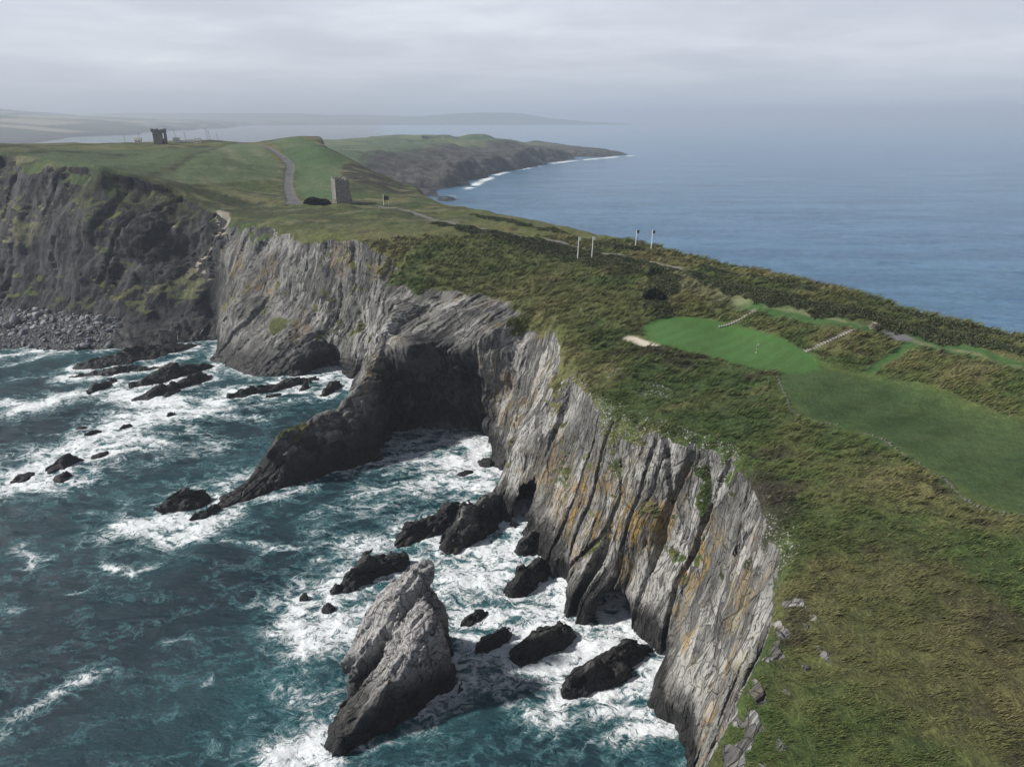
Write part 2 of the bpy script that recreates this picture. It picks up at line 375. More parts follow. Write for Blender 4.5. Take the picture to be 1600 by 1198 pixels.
for j0 in range(0, nr, CH):
    j1 = min(nr, j0+CH)
    x = np.broadcast_to(X2[:, j0:j1, None], (na, j1-j0, nz)); y = np.broadcast_to(Y2[:, j0:j1, None], x.shape); z = np.broadcast_to(Z3, x.shape)
    Sl = [np.broadcast_to(s[:, j0:j1, None], x.shape) for s in S4]
    zp = np.broadcast_to(ZP[:, j0:j1, None], x.shape)
    d = sdf_land(x, y, z, Sl, zp)
    # fin: a tilted slab of resistant beds running out to sea
    if R_[j0] < 320 and R_[j1-1] > 150:
        s = NX*x+NY*y; u = EX*x+EY*y
        fz = np.interp(u, FR_U, FR_Z).astype(np.float32); sr = np.interp(u, FR_U, FR_S).astype(np.float32)
        t = np.clip(z/np.maximum(fz, 1), 0, 1)
        sf = -181.2+(sr+1.2+181.2)*t**1.3+1.0*np.sin(u/11)
        sbk = sr-2.6-.28*np.clip(fz-z, 0, 40)
        f = np.maximum.reduce([s-sf, sbk-s, (z-fz)*.7])
        f = smax(f, FR_U[0]-5-u, 2); f = smax(f, u-(FR_U[-1]+10), 2)
        d = smin(d, f*0.9, 4.0)
        # the big sea cave behind the fin
        e = np.sqrt(((x+24.5)/18.5)**2+((y-210)/16.5)**2+((z+1)/32.5)**2)
        e = e+.09*fbm(x/6, y/6, z/6, 2, 57)+.05*np.sin((NX*x+NY*y)*1.1)
        d = smax(d, (1-e)*16, 1.2)
    if R_[j0] < 140 and R_[j1-1] > 105:      # the small arch at the foot of the near cliff
        e = np.sqrt(((x-21.5)/3.0)**2+((y-126)/8.5)**2+((z-0)/5.2)**2)
        d = np.maximum(d, (1-e)*4)
        e = np.sqrt(((x-9.5)/2.6)**2+((y-133)/5)**2+((z-2)/11)**2)
        d = np.maximum(d, (1-e)*3)
    if R_[j0] < 190 and R_[j1-1] > 150:
        e = np.sqrt(((x-6)/4.5)**2+((y-166)/8)**2+((z-0)/10)**2)
        d = np.maximum(d, (1-e)*4)
    if R_[j0] < 320 and R_[j1-1] > 260:
        e = np.sqrt(((x+78)/7)**2+((y-284)/9)**2+((z-1)/11)**2)
        d = np.maximum(d, (1-e)*6)
        e = np.sqrt(((x+139)/10)**2+((y-326)/12)**2+((z-1)/15)**2)
        d = np.maximum(d, (1-e)*8)
    m = np.abs(d) < 5.5
    xm, ym, zm = x[m], y[m], z[m]
    s = beds(xm, ym, zm); u = EX*xm+EY*ym
    wgt = smooth(0.3, 6.5+3*vn(xm/8, ym/8, None, 47), zp[m]-zm)
    wgt = np.maximum(wgt, .75*np.broadcast_to(shelf2[:, j0:j1, None], x.shape)[m])
    rng_ = np.hypot(xm, ym)
    rel = strata(s, u, zm, smooth(280, 170, rng_))*(.62+.45*vn(xm/23, ym/23, zm/19, 46))+0.7*fbm(xm/7, ym/7, zm/7, 3, 41)+(2.0+1.6*smooth(240, 320, rng_))*vn(xm/21, ym/21, zm/24, 43)+1.3*smooth(240, 320, rng_)*fbm(xm/9, ym/9, zm/13, 3, 66)+2.2*(1-2*np.abs(vn(s/13+.5*vn(u/20, zm/20, None, 49), u/24, zm/40, 48)))**2*smooth(-.2, .5, vn(xm/40, ym/40, None, 50))
    rel = rel+0.45*np.round(vn(xm/5, ym/5, zm/4, 44)*2)/2
    nearw = smooth(178, 160, ym)*smooth(-14, -4, xm)
    rel = rel*(1-.35*nearw)
    for si, wi, di in ((-105.0, .6, 2.4), (-97.0, .8, 3.0), (-87.5, 1.3, 3.4), (-84.2, .5, 2.2), (-77.5, .9, 3.0), (-69.5, .7, 2.6)):
        rel = rel+di*nearw*smooth(wi, wi*.45, np.abs(s-si+.5*np.sin(zm/9+si)))*smooth(-.55, .1, vn(zm/15+si, u/15, None, 69))
    d[m] += wgt*rel*0.8
    D[:, j0:j1] = d
# close the grid at its borders outside of view
D[:, :, 0] = np.minimum(D[:, :, 0], D[:, :, 0])
V, Q = surface_nets(D)
del D
vi = V.copy()
az = np.interp(vi[:, 0], np.arange(na), AZ); rr = np.exp(np.interp(vi[:, 1], np.arange(nr), LR)); zz = np.interp(vi[:, 2], np.arange(nz), ZL)
V = np.stack([rr*np.sin(az), rr*np.cos(az), zz], 1)
N = vert_normals(V, Q)
if N[:, 2].mean() < 0: Q = Q[:, ::-1].copy(); N = -N
print('land', len(V), len(Q))

# ------------------------------------------------------------ ground cover, as colours of the surfaces, a few with shade put in
def bil(A):
    i = np.clip(vi[:, 0], 0, na-1.001); j = np.clip(vi[:, 1], 0, nr-1.001); i0 = i.astype(int); j0 = j.astype(int); a = i-i0; b = j-j0
    return (A[i0, j0]*(1-a)*(1-b)+A[i0+1, j0]*a*(1-b)+A[i0, j0+1]*(1-a)*b+A[i0+1, j0+1]*a*b)
x, y, z = V.T.astype(np.float32)
zpv = bil(ZP)
topn = smooth(7.0, 1.0, zpv-z+1.6*vn(x/6, y/6, z/6, 51)+1.2*vn(x/2.2, y/2.2, z/2.2, 52))
flat = smooth(0.42, 0.66, N[:, 2]+0.12*vn(x/3, y/3, z/3, 53))
grass = np.clip(topn*smooth(0.25, 0.5, N[:, 2])+flat*smooth(9, 14, z)*0.9*smooth(-.2, .2, vn(x/11, y/11, z/11, 54)), 0, 1)
grass = grass*(1-.93*smooth(3, -4, poly_sdf(SHELF, x, y)+3*vn(x/5, y/5, z/5, 56)))
farw = smooth(330, 380, y)*smooth(-100, -150, x)
grass = np.maximum(grass, farw*0.75*smooth(-.15, .35, fbm(x/22, y/22, z/22, 3, 55)+0.9*(N[:, 2]-.35))*smooth(6, 16, z))
def col(*c): return np.array(c, np.float32)
def mixv(A, c, wt): return A+(c-A)*wt[:, None]
n_a = fbm(x/13, y/13, None, 4, 61); n_b = fbm(x/4.0, y/4.0, None, 3, 62); n_c = fbm(x/40, y/40, None, 3, 63); n_d = fbm(x/2.2, y/1.1, None, 2, 65)
G = np.tile(col(0.088, 0.100, 0.033), (len(V), 1))
G = mixv(G, col(0.130, 0.120, 0.050), smooth(.1, .9, n_a+.35*n_b)*.75)           # straw
G = mixv(G, col(0.052, 0.080, 0.022), smooth(.1, .6, -n_a+.5*n_c)*.9)        # lush
G = mixv(G, col(0.045, 0.040, 0.024), smooth(.62, .95, fbm(x/7, y/7, None, 3, 64)+.25*n_c)*.8)   # dead bracken
ATTR_G = G
rockm = 1-grass
attrs = {'grass': grass.astype(np.float32), 'gcol': G.astype(np.float32), 'mown': np.zeros(len(V), np.float32)}
exec_regions = []
def paint(sd, colr, soft=1.0, mown=None, k=1.0):
    global G
    wt = smooth(soft, -soft, sd)*k
    G = mixv(G, col(*colr), wt)
    if mown is not None: attrs['mown'] = np.maximum(attrs['mown'], wt*mown)
    return wt
SPUR_SHADE = gpoly([(497,213),(530,215),(556,249),(600,272),(645,300),(664,314),(640,309),(600,298),(539,281),(526,267),(552,252),(508,233)],1)
paint(poly_sdf(SPUR_SHADE, x, y)+2.5*n_b, (.026, .021, .017), 3, None, .95)  # shadow side of the spur, painted dark brown into the ground
northw = smooth(300, 340, y)*smooth(0, -40, x-.1*(y-340))
G = mixv(G, col(.036, .045, .020), northw*smooth(.0, .5, fbm(x/26+y/40, y/11, None, 4, 67))*.85)
G = mixv(G, col(.15, .145, .080), northw*smooth(.15, .6, fbm(x/20-y/50, y/9, None, 4, 68))*.7)
G = mixv(G, col(.082, .074, .031), .5*smooth(30, 48, x)*smooth(100, 78, y)*smooth(-.5, .4, n_c+.6*n_a))
# northern fields
FIELD1 = gpoly([(240,272),(300,246),(370,222),(405,226),(440,262),(440,275),(400,281),(330,286),(262,284)],1)
FIELD2 = gpoly([(415,216),(490,216),(508,232),(548,251),(524,266),(536,279),(525,312),(475,312),(462,290),(466,262),(440,236)],1)
FIELD3 = gpoly([(20,236),(120,232),(300,232),(350,228),(240,270),(200,272),(120,258)],1)
stripes = 0.5+0.5*np.sin((x*0.8+y*0.25+8*vn(x/60, y/60, None, 71))/2.6)
paint(poly_sdf(FIELD3, x, y), (0.060, 0.085, 0.036), 4, .3)
w1 = paint(poly_sdf(FIELD1, x, y), (0.085, 0.115, 0.052), 3, .5); G = mixv(G, col(.14, .155, .085), w1*stripes*smooth(-.3, .4, n_c)*.8)
w2 = paint(poly_sdf(FIELD2, x, y), (0.062, 0.105, 0.044), 3, .6); G = mixv(G, col(.10, .125, .062), w2*smooth(-.1, .5, fbm(x/18, y/30, None, 3, 70))*.6)
# scrub bands on the ridge
SB_SD = scrub_sd(x, y)+1.8*n_b+1.8*n_a
paint(SB_SD, (0.034, 0.044, 0.019), 1.6, None, .95)
for pts, c, k in (([(960,560),(1060,590),(1200,600),(1240,640),(1170,690),(1080,660),(1000,620)], (.040, .070, .018), .75),
                  ([(1130,740),(1200,735),(1230,780),(1210,830),(1130,800)], (.030, .024, .020), .7),
                  ([(1480,950),(1600,940),(1600,1050),(1540,1060),(1500,1010)], (.035, .026, .018), .6),
                  ([(1430,540),(1600,590),(1600,570),(1440,530)], (.05, .09, .025), .8)):
    P_ = gpoly(pts, 1); paint(poly_sdf(P_, x, y)+2.5*n_b+2*n_a, c, 3, None, k)
TERR = ([(1150,470),(1180,478),(1230,488),(1290,501),(1350,512)],[(1430,531),(1480,543),(1540,556),(1620,577)],[(1345,590),(1380,566),(1410,545),(1425,535)])
for pts, wd in zip(TERR, (2.2, 2.4, 1.3)): paint(line_dist([gnd(*p) for p in pts], x, y)-wd-.3*n_b, (0.042, 0.092, 0.026), .9, .7)
for pts in ([(1195,476),(1250,487),(1300,499),(1345,509)],[(1425,528),(1500,550),(1560,562),(1620,580)],[(1175,484),(1150,480),(1110,470)]):
    paint(line_dist([gnd(*p) for p in pts], x, y)-.45-.5*n_b, (0.155, 0.155, 0.088), .7, None, .8)
for pts in (((1122,510),(1178,484)),((1257,548),(1332,517))): paint(line_dist([gnd(*p) for p in pts], x, y)-.55, (.15, .14, .10), .5, .9, .9)
PALEG = gpoly([(1030,438),(1060,432),(1120,448),(1180,464),(1170,476),(1110,468),(1050,452)],1); paint(poly_sdf(PALEG, x, y)+1.2*n_b, (.17, .175, .095), 1.5, None, .8)
FR_SD = poly_sdf(FAIR, x, y); GR_SD = poly_sdf(GREEN, x, y); BK_SD = poly_sdf(BUNK, x, y)
paint(FR_SD-2.5, (0.075, 0.105, 0.030), 3.0, .5)
wf = paint(FR_SD+1.0*n_b, (0.027, 0.052, 0.014), 2.6, .5); G = mixv(G, col(.062, .094, .032), wf*smooth(-.2, .6, n_a+.6*n_c)*.7)
paint(GR_SD-2.2, (0.045, 0.110, 0.025), 1.2, .9)
mowx = .5+.5*np.sign(np.sin((x*.63-y*.77)*2*math.pi/4.4)); mowf = .5+.5*np.sin((x*.5-y*.87+1.5*n_c)*2*math.pi/9)
G = mixv(G, col(.050, .088, .030), wf*mowf*.45)
wg = paint(GR_SD, (0.046, 0.098, 0.024), .9, .8); G = mixv(G, col(.058, .135, .036), wg*(.5*smooth(-.3, .5, n_a)+.4*mowx))
paint(BK_SD+.4*n_b, (0.42, 0.38, 0.32), .5, 1)
for pts, wd in (([(0,230),(60,228),(130,226),(190,224.5),(300,222),(345,221),(400,217)],5), ([(238,272),(290,250),(330,236),(372,222)],1.6), ([(0,240),(60,238),(140,239),(190,243)],3)):
    paint(line_dist([gnd(*p) for p in pts], x, y)-wd-2*n_b, (.030, .036, .018), 2.5, None, .85)
ROADL = chaikin([gnd(*p) for p in ((459,317),(456,310),(449,292),(450,272),(455,257),(440,244),(425,234),(400,226),(370,222.5))], 2, False)
ROADW = np.interp(np.linspace(0, 1, len(ROADL)), [0, .12, .3, .55, .7, 1], [4.6, 3.2, 2.7, 3.0, 1.8, 1.0])
RD_SD = np.min([np.hypot(x-a, y-b)-wd for (a, b), wd in zip(chaikin(ROADL, 2, False), np.interp(np.linspace(0, 1, len(chaikin(ROADL, 2, False))), np.linspace(0, 1, len(ROADW)), ROADW))], axis=0)
paint(RD_SD, (0.105, 0.105, 0.110), .8, 1)
PATHL = chaikin([gnd(*p) for p in ((545,322),(590,322),(640,332),(700,347),(760,358),(880,383),(990,402),(1060,421))], 2, False)
PT_SD = line_dist(PATHL, x, y)-1.5-.4*n_b; paint(PT_SD, (0.15, 0.145, 0.135), .6, 1, .9)
LOT = gpoly([(1370,516),(1405,517),(1432,528),(1410,534),(1385,524)],1)
LT_SD = poly_sdf(LOT, x, y); paint(LT_SD, (0.12, 0.12, 0.13), .6, 1)
DIRT = chaikin([gnd(*p) for p in ((345,334),(325,342),(300,322),(262,300),(220,283))], 1, False)
dm = paint(line_dist(DIRT, x, y)-1.5-1.5*n_b-3.2*smooth(14, 4, np.hypot(x-DIRT[0][0], y-DIRT[0][1])), (0.30, 0.265, 0.22), 1.2, .9, .9)
OUTC = [(22,52),(30,58),(38,66),(40,74),(34,80),(28,72),(22,62)]
attrs['grass'] = attrs['grass']*(1-.8*smooth(2, -2, poly_sdf(OUTC, x, y)+5*vn(x/5, y/5, z/5, 58))*smooth(.12, .42, vn(x/1.5, y/3.2, z/2.4, 59)+.5*vn(x/.8, y/1.5, z/1.5, 60)))
attrs['gcol'] = G.astype(np.float32)
man = np.maximum.reduce([smooth(1, -1, FR_SD), smooth(1, -1, GR_SD), smooth(1, -1, BK_SD), smooth(1, -1, RD_SD)])
attrs['grass'] = np.maximum(attrs['grass'], man*(N[:, 2] > .3)).astype(np.float32)
# rock tones
lich = smooth(-.12, .22, fbm(x/6, y/6, z/11, 3, 81))*smooth(7, 12, z)*smooth(34, 22, z)*smooth(175, 140, y)
lich = np.maximum(lich, .55*smooth(.35, .7, fbm(x/9, y/9, z/14, 3, 82))*smooth(8, 14, z))
pale = smooth(-.1, .5, fbm(x/10, y/10, z/16, 3, 83))
dark = np.clip(.9*smooth(-131, -146, x)*smooth(290, 320, y), 0, 1)  # far-left cliff: darker rock, with its shade added to the tone
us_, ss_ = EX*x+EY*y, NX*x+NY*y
finm = smooth(118, 108, us_)*smooth(-178, -180, ss_-0*us_)*smooth(-205, -198, ss_)*smooth(17, 8, z)*smooth(30, 40, us_)  # fin foot: wet rock, with the shade of its front painted in
cave = smooth(1.25, 1.0, np.sqrt(((x+25)/20.5)**2+((y-216)/21.5)**2+((z)/33)**2))  # shade inside the big cave, put into the rock colour
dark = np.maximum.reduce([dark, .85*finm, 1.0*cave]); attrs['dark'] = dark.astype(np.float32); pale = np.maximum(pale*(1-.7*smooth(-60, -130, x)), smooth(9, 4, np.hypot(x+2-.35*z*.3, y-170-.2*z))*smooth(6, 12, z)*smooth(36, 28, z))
attrs['lich'] = lich.astype(np.float32); attrs['pale'] = pale.astype(np.float32)

# ------------------------------------------------------------ materials
def bed_coords(nt):
    """bedding coordinates (across, along, up) of the world position"""
    g = nd(nt, 'ShaderNodeNewGeometry')
    wn = nd(nt, 'ShaderNodeTexNoise'); wn.inputs['Scale'].default_value = .05; wn.inputs['Detail'].default_value = 3; lk(nt, g.outputs['Position'], wn.inputs['Vector'])
    ad = nd(nt, 'ShaderNodeVectorMath', operation='MULTIPLY_ADD'); lk(nt, wn.outputs['Color'], ad.inputs[0]); ad.inputs[1].default_value = (7, 7, 3); lk(nt, g.outputs['Position'], ad.inputs[2])
    d = nd(nt, 'ShaderNodeVectorMath', operation='DOT_PRODUCT'); lk(nt, ad.outputs[0], d.inputs[0]); d.inputs[1].default_value = (NX, NY, 0)
    e = nd(nt, 'ShaderNodeVectorMath', operation='DOT_PRODUCT'); lk(nt, ad.outputs[0], e.inputs[0]); e.inputs[1].default_value = (EX, EY, 0)
    sp = nd(nt, 'ShaderNodeSeparateXYZ'); lk(nt, g.outputs['Position'], sp.inputs[0])
    c = nd(nt, 'ShaderNodeCombineXYZ'); lk(nt, d.outputs['Value'], c.inputs[0]); lk(nt, e.outputs['Value'], c.inputs[1]); lk(nt, sp.outputs[2], c.inputs[2])
    return c.outputs[0], g.outputs['Position'], sp.outputs[2], g.outputs['Normal']
def attr(nt, name):
    a = nd(nt, 'ShaderNodeAttribute'); a.attribute_name = name; return a
def rock_nodes(nt, lichen=None, pale=None, wet=(5.0, 9.5), white=0.0, dark=None):
    bc, pos, zz_, nrm = bed_coords(nt)
    st = noise(nt, mapping(nt, bc, (1, .06, .07)), .9, 6, .62)
    st2 = noise(nt, mapping(nt, bc, (1, .10, .12)), 3.2, 5, .6)
    blot = noise(nt, pos, .16, 5, .6); fine = noise(nt, pos, 1.7, 6, .68)
    c = mixc(nt, sstep(nt, mth(nt, 'ADD', mth(nt, 'MULTIPLY', st, .74), mth(nt, 'MULTIPLY', fine, .26)), .37, .63), (.046, .046, .047), (.205, .200, .180))
    c = mixc(nt, mth(nt, 'MULTIPLY', sstep(nt, blot, .42, .66), .65), c, mixc(nt, sstep(nt, mth(nt, 'ADD', mth(nt, 'MULTIPLY', fine, .4), mth(nt, 'MULTIPLY', st, .6)), .3, .7), (.13, .128, .118), (.25, .244, .222)))
    c = mixc(nt, mth(nt, 'MULTIPLY', sstep(nt, blot, .48, .32), .7), c, (.036, .036, .038))
    def joints(sc, v):
        vec = mapping(nt, bc, v)
        e_ = nd(nt, 'ShaderNodeTexVoronoi', feature='DISTANCE_TO_EDGE'); e_.inputs['Scale'].default_value = sc; lk(nt, vec, e_.inputs['Vector'])
        f_ = nd(nt, 'ShaderNodeTexVoronoi', feature='F1'); f_.inputs['Scale'].default_value = sc; lk(nt, vec, f_.inputs['Vector'])
        q_ = nd(nt, 'ShaderNodeSeparateColor'); lk(nt, f_.outputs['Color'], q_.inputs[0]); return e_.outputs['Distance'], q_.outputs[0]
    e1, t1 = joints(.30, (1, .28, .24)); e2, t2 = joints(1.15, (1, .4, .33))
    blk = mth(nt, 'ADD', mth(nt, 'MULTIPLY', t1, .6), mth(nt, 'MULTIPLY', t2, .4))
    c = mixc(nt, .5, c, mixc(nt, sstep(nt, blk, .22, .78), (.052, .052, .052), (.255, .250, .230)))
    if pale is not None: c = mixc(nt, mth(nt, 'MULTIPLY', pale, mth(nt, 'MULTIPLY', sstep(nt, mth(nt, 'ADD', mth(nt, 'MULTIPLY', st2, .5), mth(nt, 'MULTIPLY', blk, .5)), .38, .62), .75)), c, (.42, .41, .385))
    if lichen is not None:
        lm = mth(nt, 'MULTIPLY', lichen, sstep(nt, noise(nt, mapping(nt, bc, (1, .4, .25)), .8, 6, .65), .42, .62))
        c = mixc(nt, mth(nt, 'MULTIPLY', lm, .85), c, (.27, .175, .045))
    c = mixc(nt, mth(nt, 'MULTIPLY', sstep(nt, st2, .47, .33), .85), c, (.026, .025, .025))      # joints between beds
    if white:
        v = nd(nt, 'ShaderNodeTexVoronoi'); v.inputs['Scale'].default_value = 1.1; lk(nt, pos, v.inputs['Vector'])
        wm = mth(nt, 'MULTIPLY', sstep(nt, mth(nt, 'ADD', fine, mth(nt, 'MULTIPLY', blot, .5)), .58, .84), white)
        wm = mth(nt, 'MULTIPLY', wm, lstep(nt, zz_, 4, 11))
        c = mixc(nt, wm, c, (.56, .54, .535))
    if dark is not None: c = mixc(nt, mth(nt, 'MULTIPLY', dark, .93), c, mixc(nt, sstep(nt, mth(nt, 'MULTIPLY', mth(nt, 'ADD', fine, blk), .5), .35, .68), (.011, .011, .012), (.052, .051, .053)))  # near-black tone carrying the shade of cave, fin and far-left cliff
    # dark wet band above the water
    wl = mth(nt, 'ADD', zz_, mth(nt, 'MULTIPLY', mth(nt, 'SUBTRACT', blot, .5), 9.0))
    wetm = lstep(nt, wl, wet[0], wet[1], 1, 0)
    c = mixc(nt, mth(nt, 'MULTIPLY', wetm, .94), c, (.011, .0105, .0105))
    crack = mth(nt, 'MAXIMUM', mth(nt, 'SUBTRACT', 1.0, lstep(nt, e1, 0, .022)), mth(nt, 'MULTIPLY', mth(nt, 'SUBTRACT', 1.0, lstep(nt, e2, 0, .035)), .7))
    c = mixc(nt, mth(nt, 'MULTIPLY', crack, .5), c, (.024, .023, .023))
    h = mth(nt, 'ADD', mth(nt, 'SUBTRACT', mth(nt, 'MULTIPLY', blk, .8), mth(nt, 'MULTIPLY', crack, .5)), mth(nt, 'ADD', mth(nt, 'MULTIPLY', st2, .35), mth(nt, 'ADD', mth(nt, 'MULTIPLY', fine, .35), mth(nt, 'MULTIPLY', st, .4))))
    return c, h, wetm
def rock_mat(name, **kw):
    m = bpy.data.materials.new(name); m.use_nodes = True; nt = m.node_tree
    b = nt.nodes['Principled BSDF']
    c, h, wetm = rock_nodes(nt, **kw)
    lk(nt, c, b.inputs['Base Color'])
    lk(nt, lstep(nt, wetm, 0, 1, .9, .5), b.inputs['Roughness']); b.inputs['Specular IOR Level'].default_value = .25
    bp = nd(nt, 'ShaderNodeBump'); bp.inputs['Strength'].default_value = .9; bp.inputs['Distance'].default_value = .8
    lk(nt, h, bp.inputs['Height']); lk(nt, bp.outputs[0], b.inputs['Normal'])
    return m
ml = bpy.data.materials.new('coast'); ml.use_nodes = True; nt = ml.node_tree; b = nt.nodes['Principled BSDF']
ga = attr(nt, 'grass'); gc = attr(nt, 'gcol'); mo = attr(nt, 'mown'); la = attr(nt, 'lich'); pa = attr(nt, 'pale')
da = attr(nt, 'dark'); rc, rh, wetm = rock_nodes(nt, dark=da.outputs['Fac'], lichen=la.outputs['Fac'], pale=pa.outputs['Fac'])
g_ = nd(nt, 'ShaderNodeNewGeometry'); pos = g_.outputs['Position']
gn1 = noise(nt, mapping(nt, pos, (1, 1, .6), rot=(0, 0, .6)), .55, 6, .66)
gn2 = noise(nt, mapping(nt, pos, (1.6, .6, 1), rot=(0, 0, .75)), 2.1, 6, .72, .4)
unm = mth(nt, 'SUBTRACT', 1.0, mth(nt, 'MULTIPLY', mo.outputs['Fac'], .85))
gcol = gc.outputs['Vector']
v1 = mth(nt, 'ADD', 1.0, mth(nt, 'MULTIPLY', unm, mth(nt, 'MULTIPLY', mth(nt, 'SUBTRACT', gn2, .5), 3.2)))
v2 = mth(nt, 'ADD', 1.0, mth(nt, 'MULTIPLY', unm, mth(nt, 'MULTIPLY', mth(nt, 'SUBTRACT', gn1, .5), 2.2)))
vv = mth(nt, 'MAXIMUM', mth(nt, 'MULTIPLY', v1, v2), .15)
vm = nd(nt, 'ShaderNodeVectorMath', operation='SCALE'); lk(nt, gcol, vm.inputs[0]); lk(nt, vv, vm.inputs['Scale'])
gcc = mixc(nt, mth(nt, 'MULTIPLY', unm, mth(nt, 'MULTIPLY', sstep(nt, gn2, .56, .72), .45)), vm.outputs[0], (.20, .165, .085))
gedge = sstep(nt, mth(nt, 'ADD', ga.outputs['Fac'], mth(nt, 'MULTIPLY', mth(nt, 'SUBTRACT', gn2, .5), .9)), .38, .62)
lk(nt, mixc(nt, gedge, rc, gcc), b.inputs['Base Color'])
b.inputs['Specular IOR Level'].default_value = .25
lk(nt, lstep(nt, wetm, 0, 1, .92, .42), b.inputs['Roughness'])
gh = mth(nt, 'MULTIPLY', unm, mth(nt, 'ADD', mth(nt, 'MULTIPLY', gn1, 1.1), mth(nt, 'MULTIPLY', gn2, .6)))
hm = nd(nt, 'ShaderNodeMix'); lk(nt, gedge, hm.inputs[0]); lk(nt, rh, hm.inputs[2]); lk(nt, gh, hm.inputs[3])
bp = nd(nt, 'ShaderNodeBump'); bp.inputs['Strength'].default_value = .9; bp.inputs['Distance'].default_value = .8
lk(nt, hm.outputs[0], bp.inputs['Height']); lk(nt, bp.outputs[0], b.inputs['Normal'])
M_ROCK = rock_mat('sea_rock', wet=(3.5, 8.0))
M_STACK = rock_mat('stack_rock', wet=(3.0, 9.0), white=.55)

# the land, split by what the ground is
def refine(v, q, a):
    """halve the faces of the cliffs and break them into thin beds and joints"""
    n = len(v); e = np.sort(np.stack([q, np.roll(q, -1, 1)], -1).reshape(-1, 2), 1)
    key = e[:, 0].astype(np.int64)*n+e[:, 1]; uk, inv, cnt = np.unique(key, return_inverse=True, return_counts=True)
    e0, e1 = (uk//n).astype(int), (uk % n).astype(int)
    bnd = np.zeros(n+len(uk)+len(q), bool); b_ = cnt == 1; bnd[e0[b_]] = True; bnd[e1[b_]] = True; bnd[n:n+len(uk)][b_] = True
    def ext(A): return np.concatenate([A, (A[e0]+A[e1])/2, A[q].mean(1)])
    v2 = ext(v); a2 = {k: ext(w_) for k, w_ in a.items()}
    em = n+inv.reshape(q.shape); fc = n+len(uk)+np.arange(len(q))
    q2 = np.concatenate([np.stack([q[:, k], em[:, k], fc, em[:, k-1]], 1) for k in range(4)])
    nn = vert_normals(v2, q2); X, Y, Z = v2.T.astype(np.float32)
    sb = beds(X, Y, Z); u = EX*X+EY*Y
    dd = 0
    for w_, am, sd in ((1.05, .34, 301), (.52, .2, 302)):
        qq = sb/w_+.3*vn(u/5, Z/5, None, sd+4); k = np.floor(qq); fr = qq-k
        dd = dd+am*(vn(k*3.3+.5, u/6+k, Z/6-k, sd)-.8*smooth(.22, 0, fr)*smooth(-.3, .4, vn(k*2.7, u/9, Z/9, sd+2)))
    dd = dd+.22*fbm(X/1.6, Y/1.6, Z/1.6, 3, 303)+.35*vn(X/4, Y/4, Z/4, 304)*smooth(0, .6, vn(X/15, Y/15, Z/15, 305))
    dd = dd*smooth(400, 220, np.hypot(X, Y))
    dd[bnd] = 0
    v2 = v2+nn*(dd*np.clip(np.hypot(X, Y)/260, .55, 1.25))[:, None]
    return v2, q2, a2, vert_normals(v2, q2)
def fmask(sd): return (sd[Q] < 0).sum(1) >= 2
up = N[Q][:, :, 2].mean(1) > .35
mg = fmask(GR_SD) & up; mb = fmask(BK_SD) & up & ~mg; mf = fmask(FR_SD) & up & ~mg & ~mb
mr = fmask(RD_SD) & up; mp = fmask(PT_SD) & up & ~mr; mt = fmask(LT_SD) & up
gr = attrs['grass'][Q].mean(1)
left = ~(mg | mb | mf | mr | mp | mt)
mc = left & (gr < .5); mgr = left & ~mc
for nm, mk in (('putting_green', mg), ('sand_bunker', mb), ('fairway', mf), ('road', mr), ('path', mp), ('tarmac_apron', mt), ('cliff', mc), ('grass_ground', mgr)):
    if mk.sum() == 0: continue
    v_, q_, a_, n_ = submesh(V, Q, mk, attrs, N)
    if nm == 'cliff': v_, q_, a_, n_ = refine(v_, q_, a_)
    structure(link(nm, mesh_np(nm, v_, q_, (ml,), a_, True, n_)))

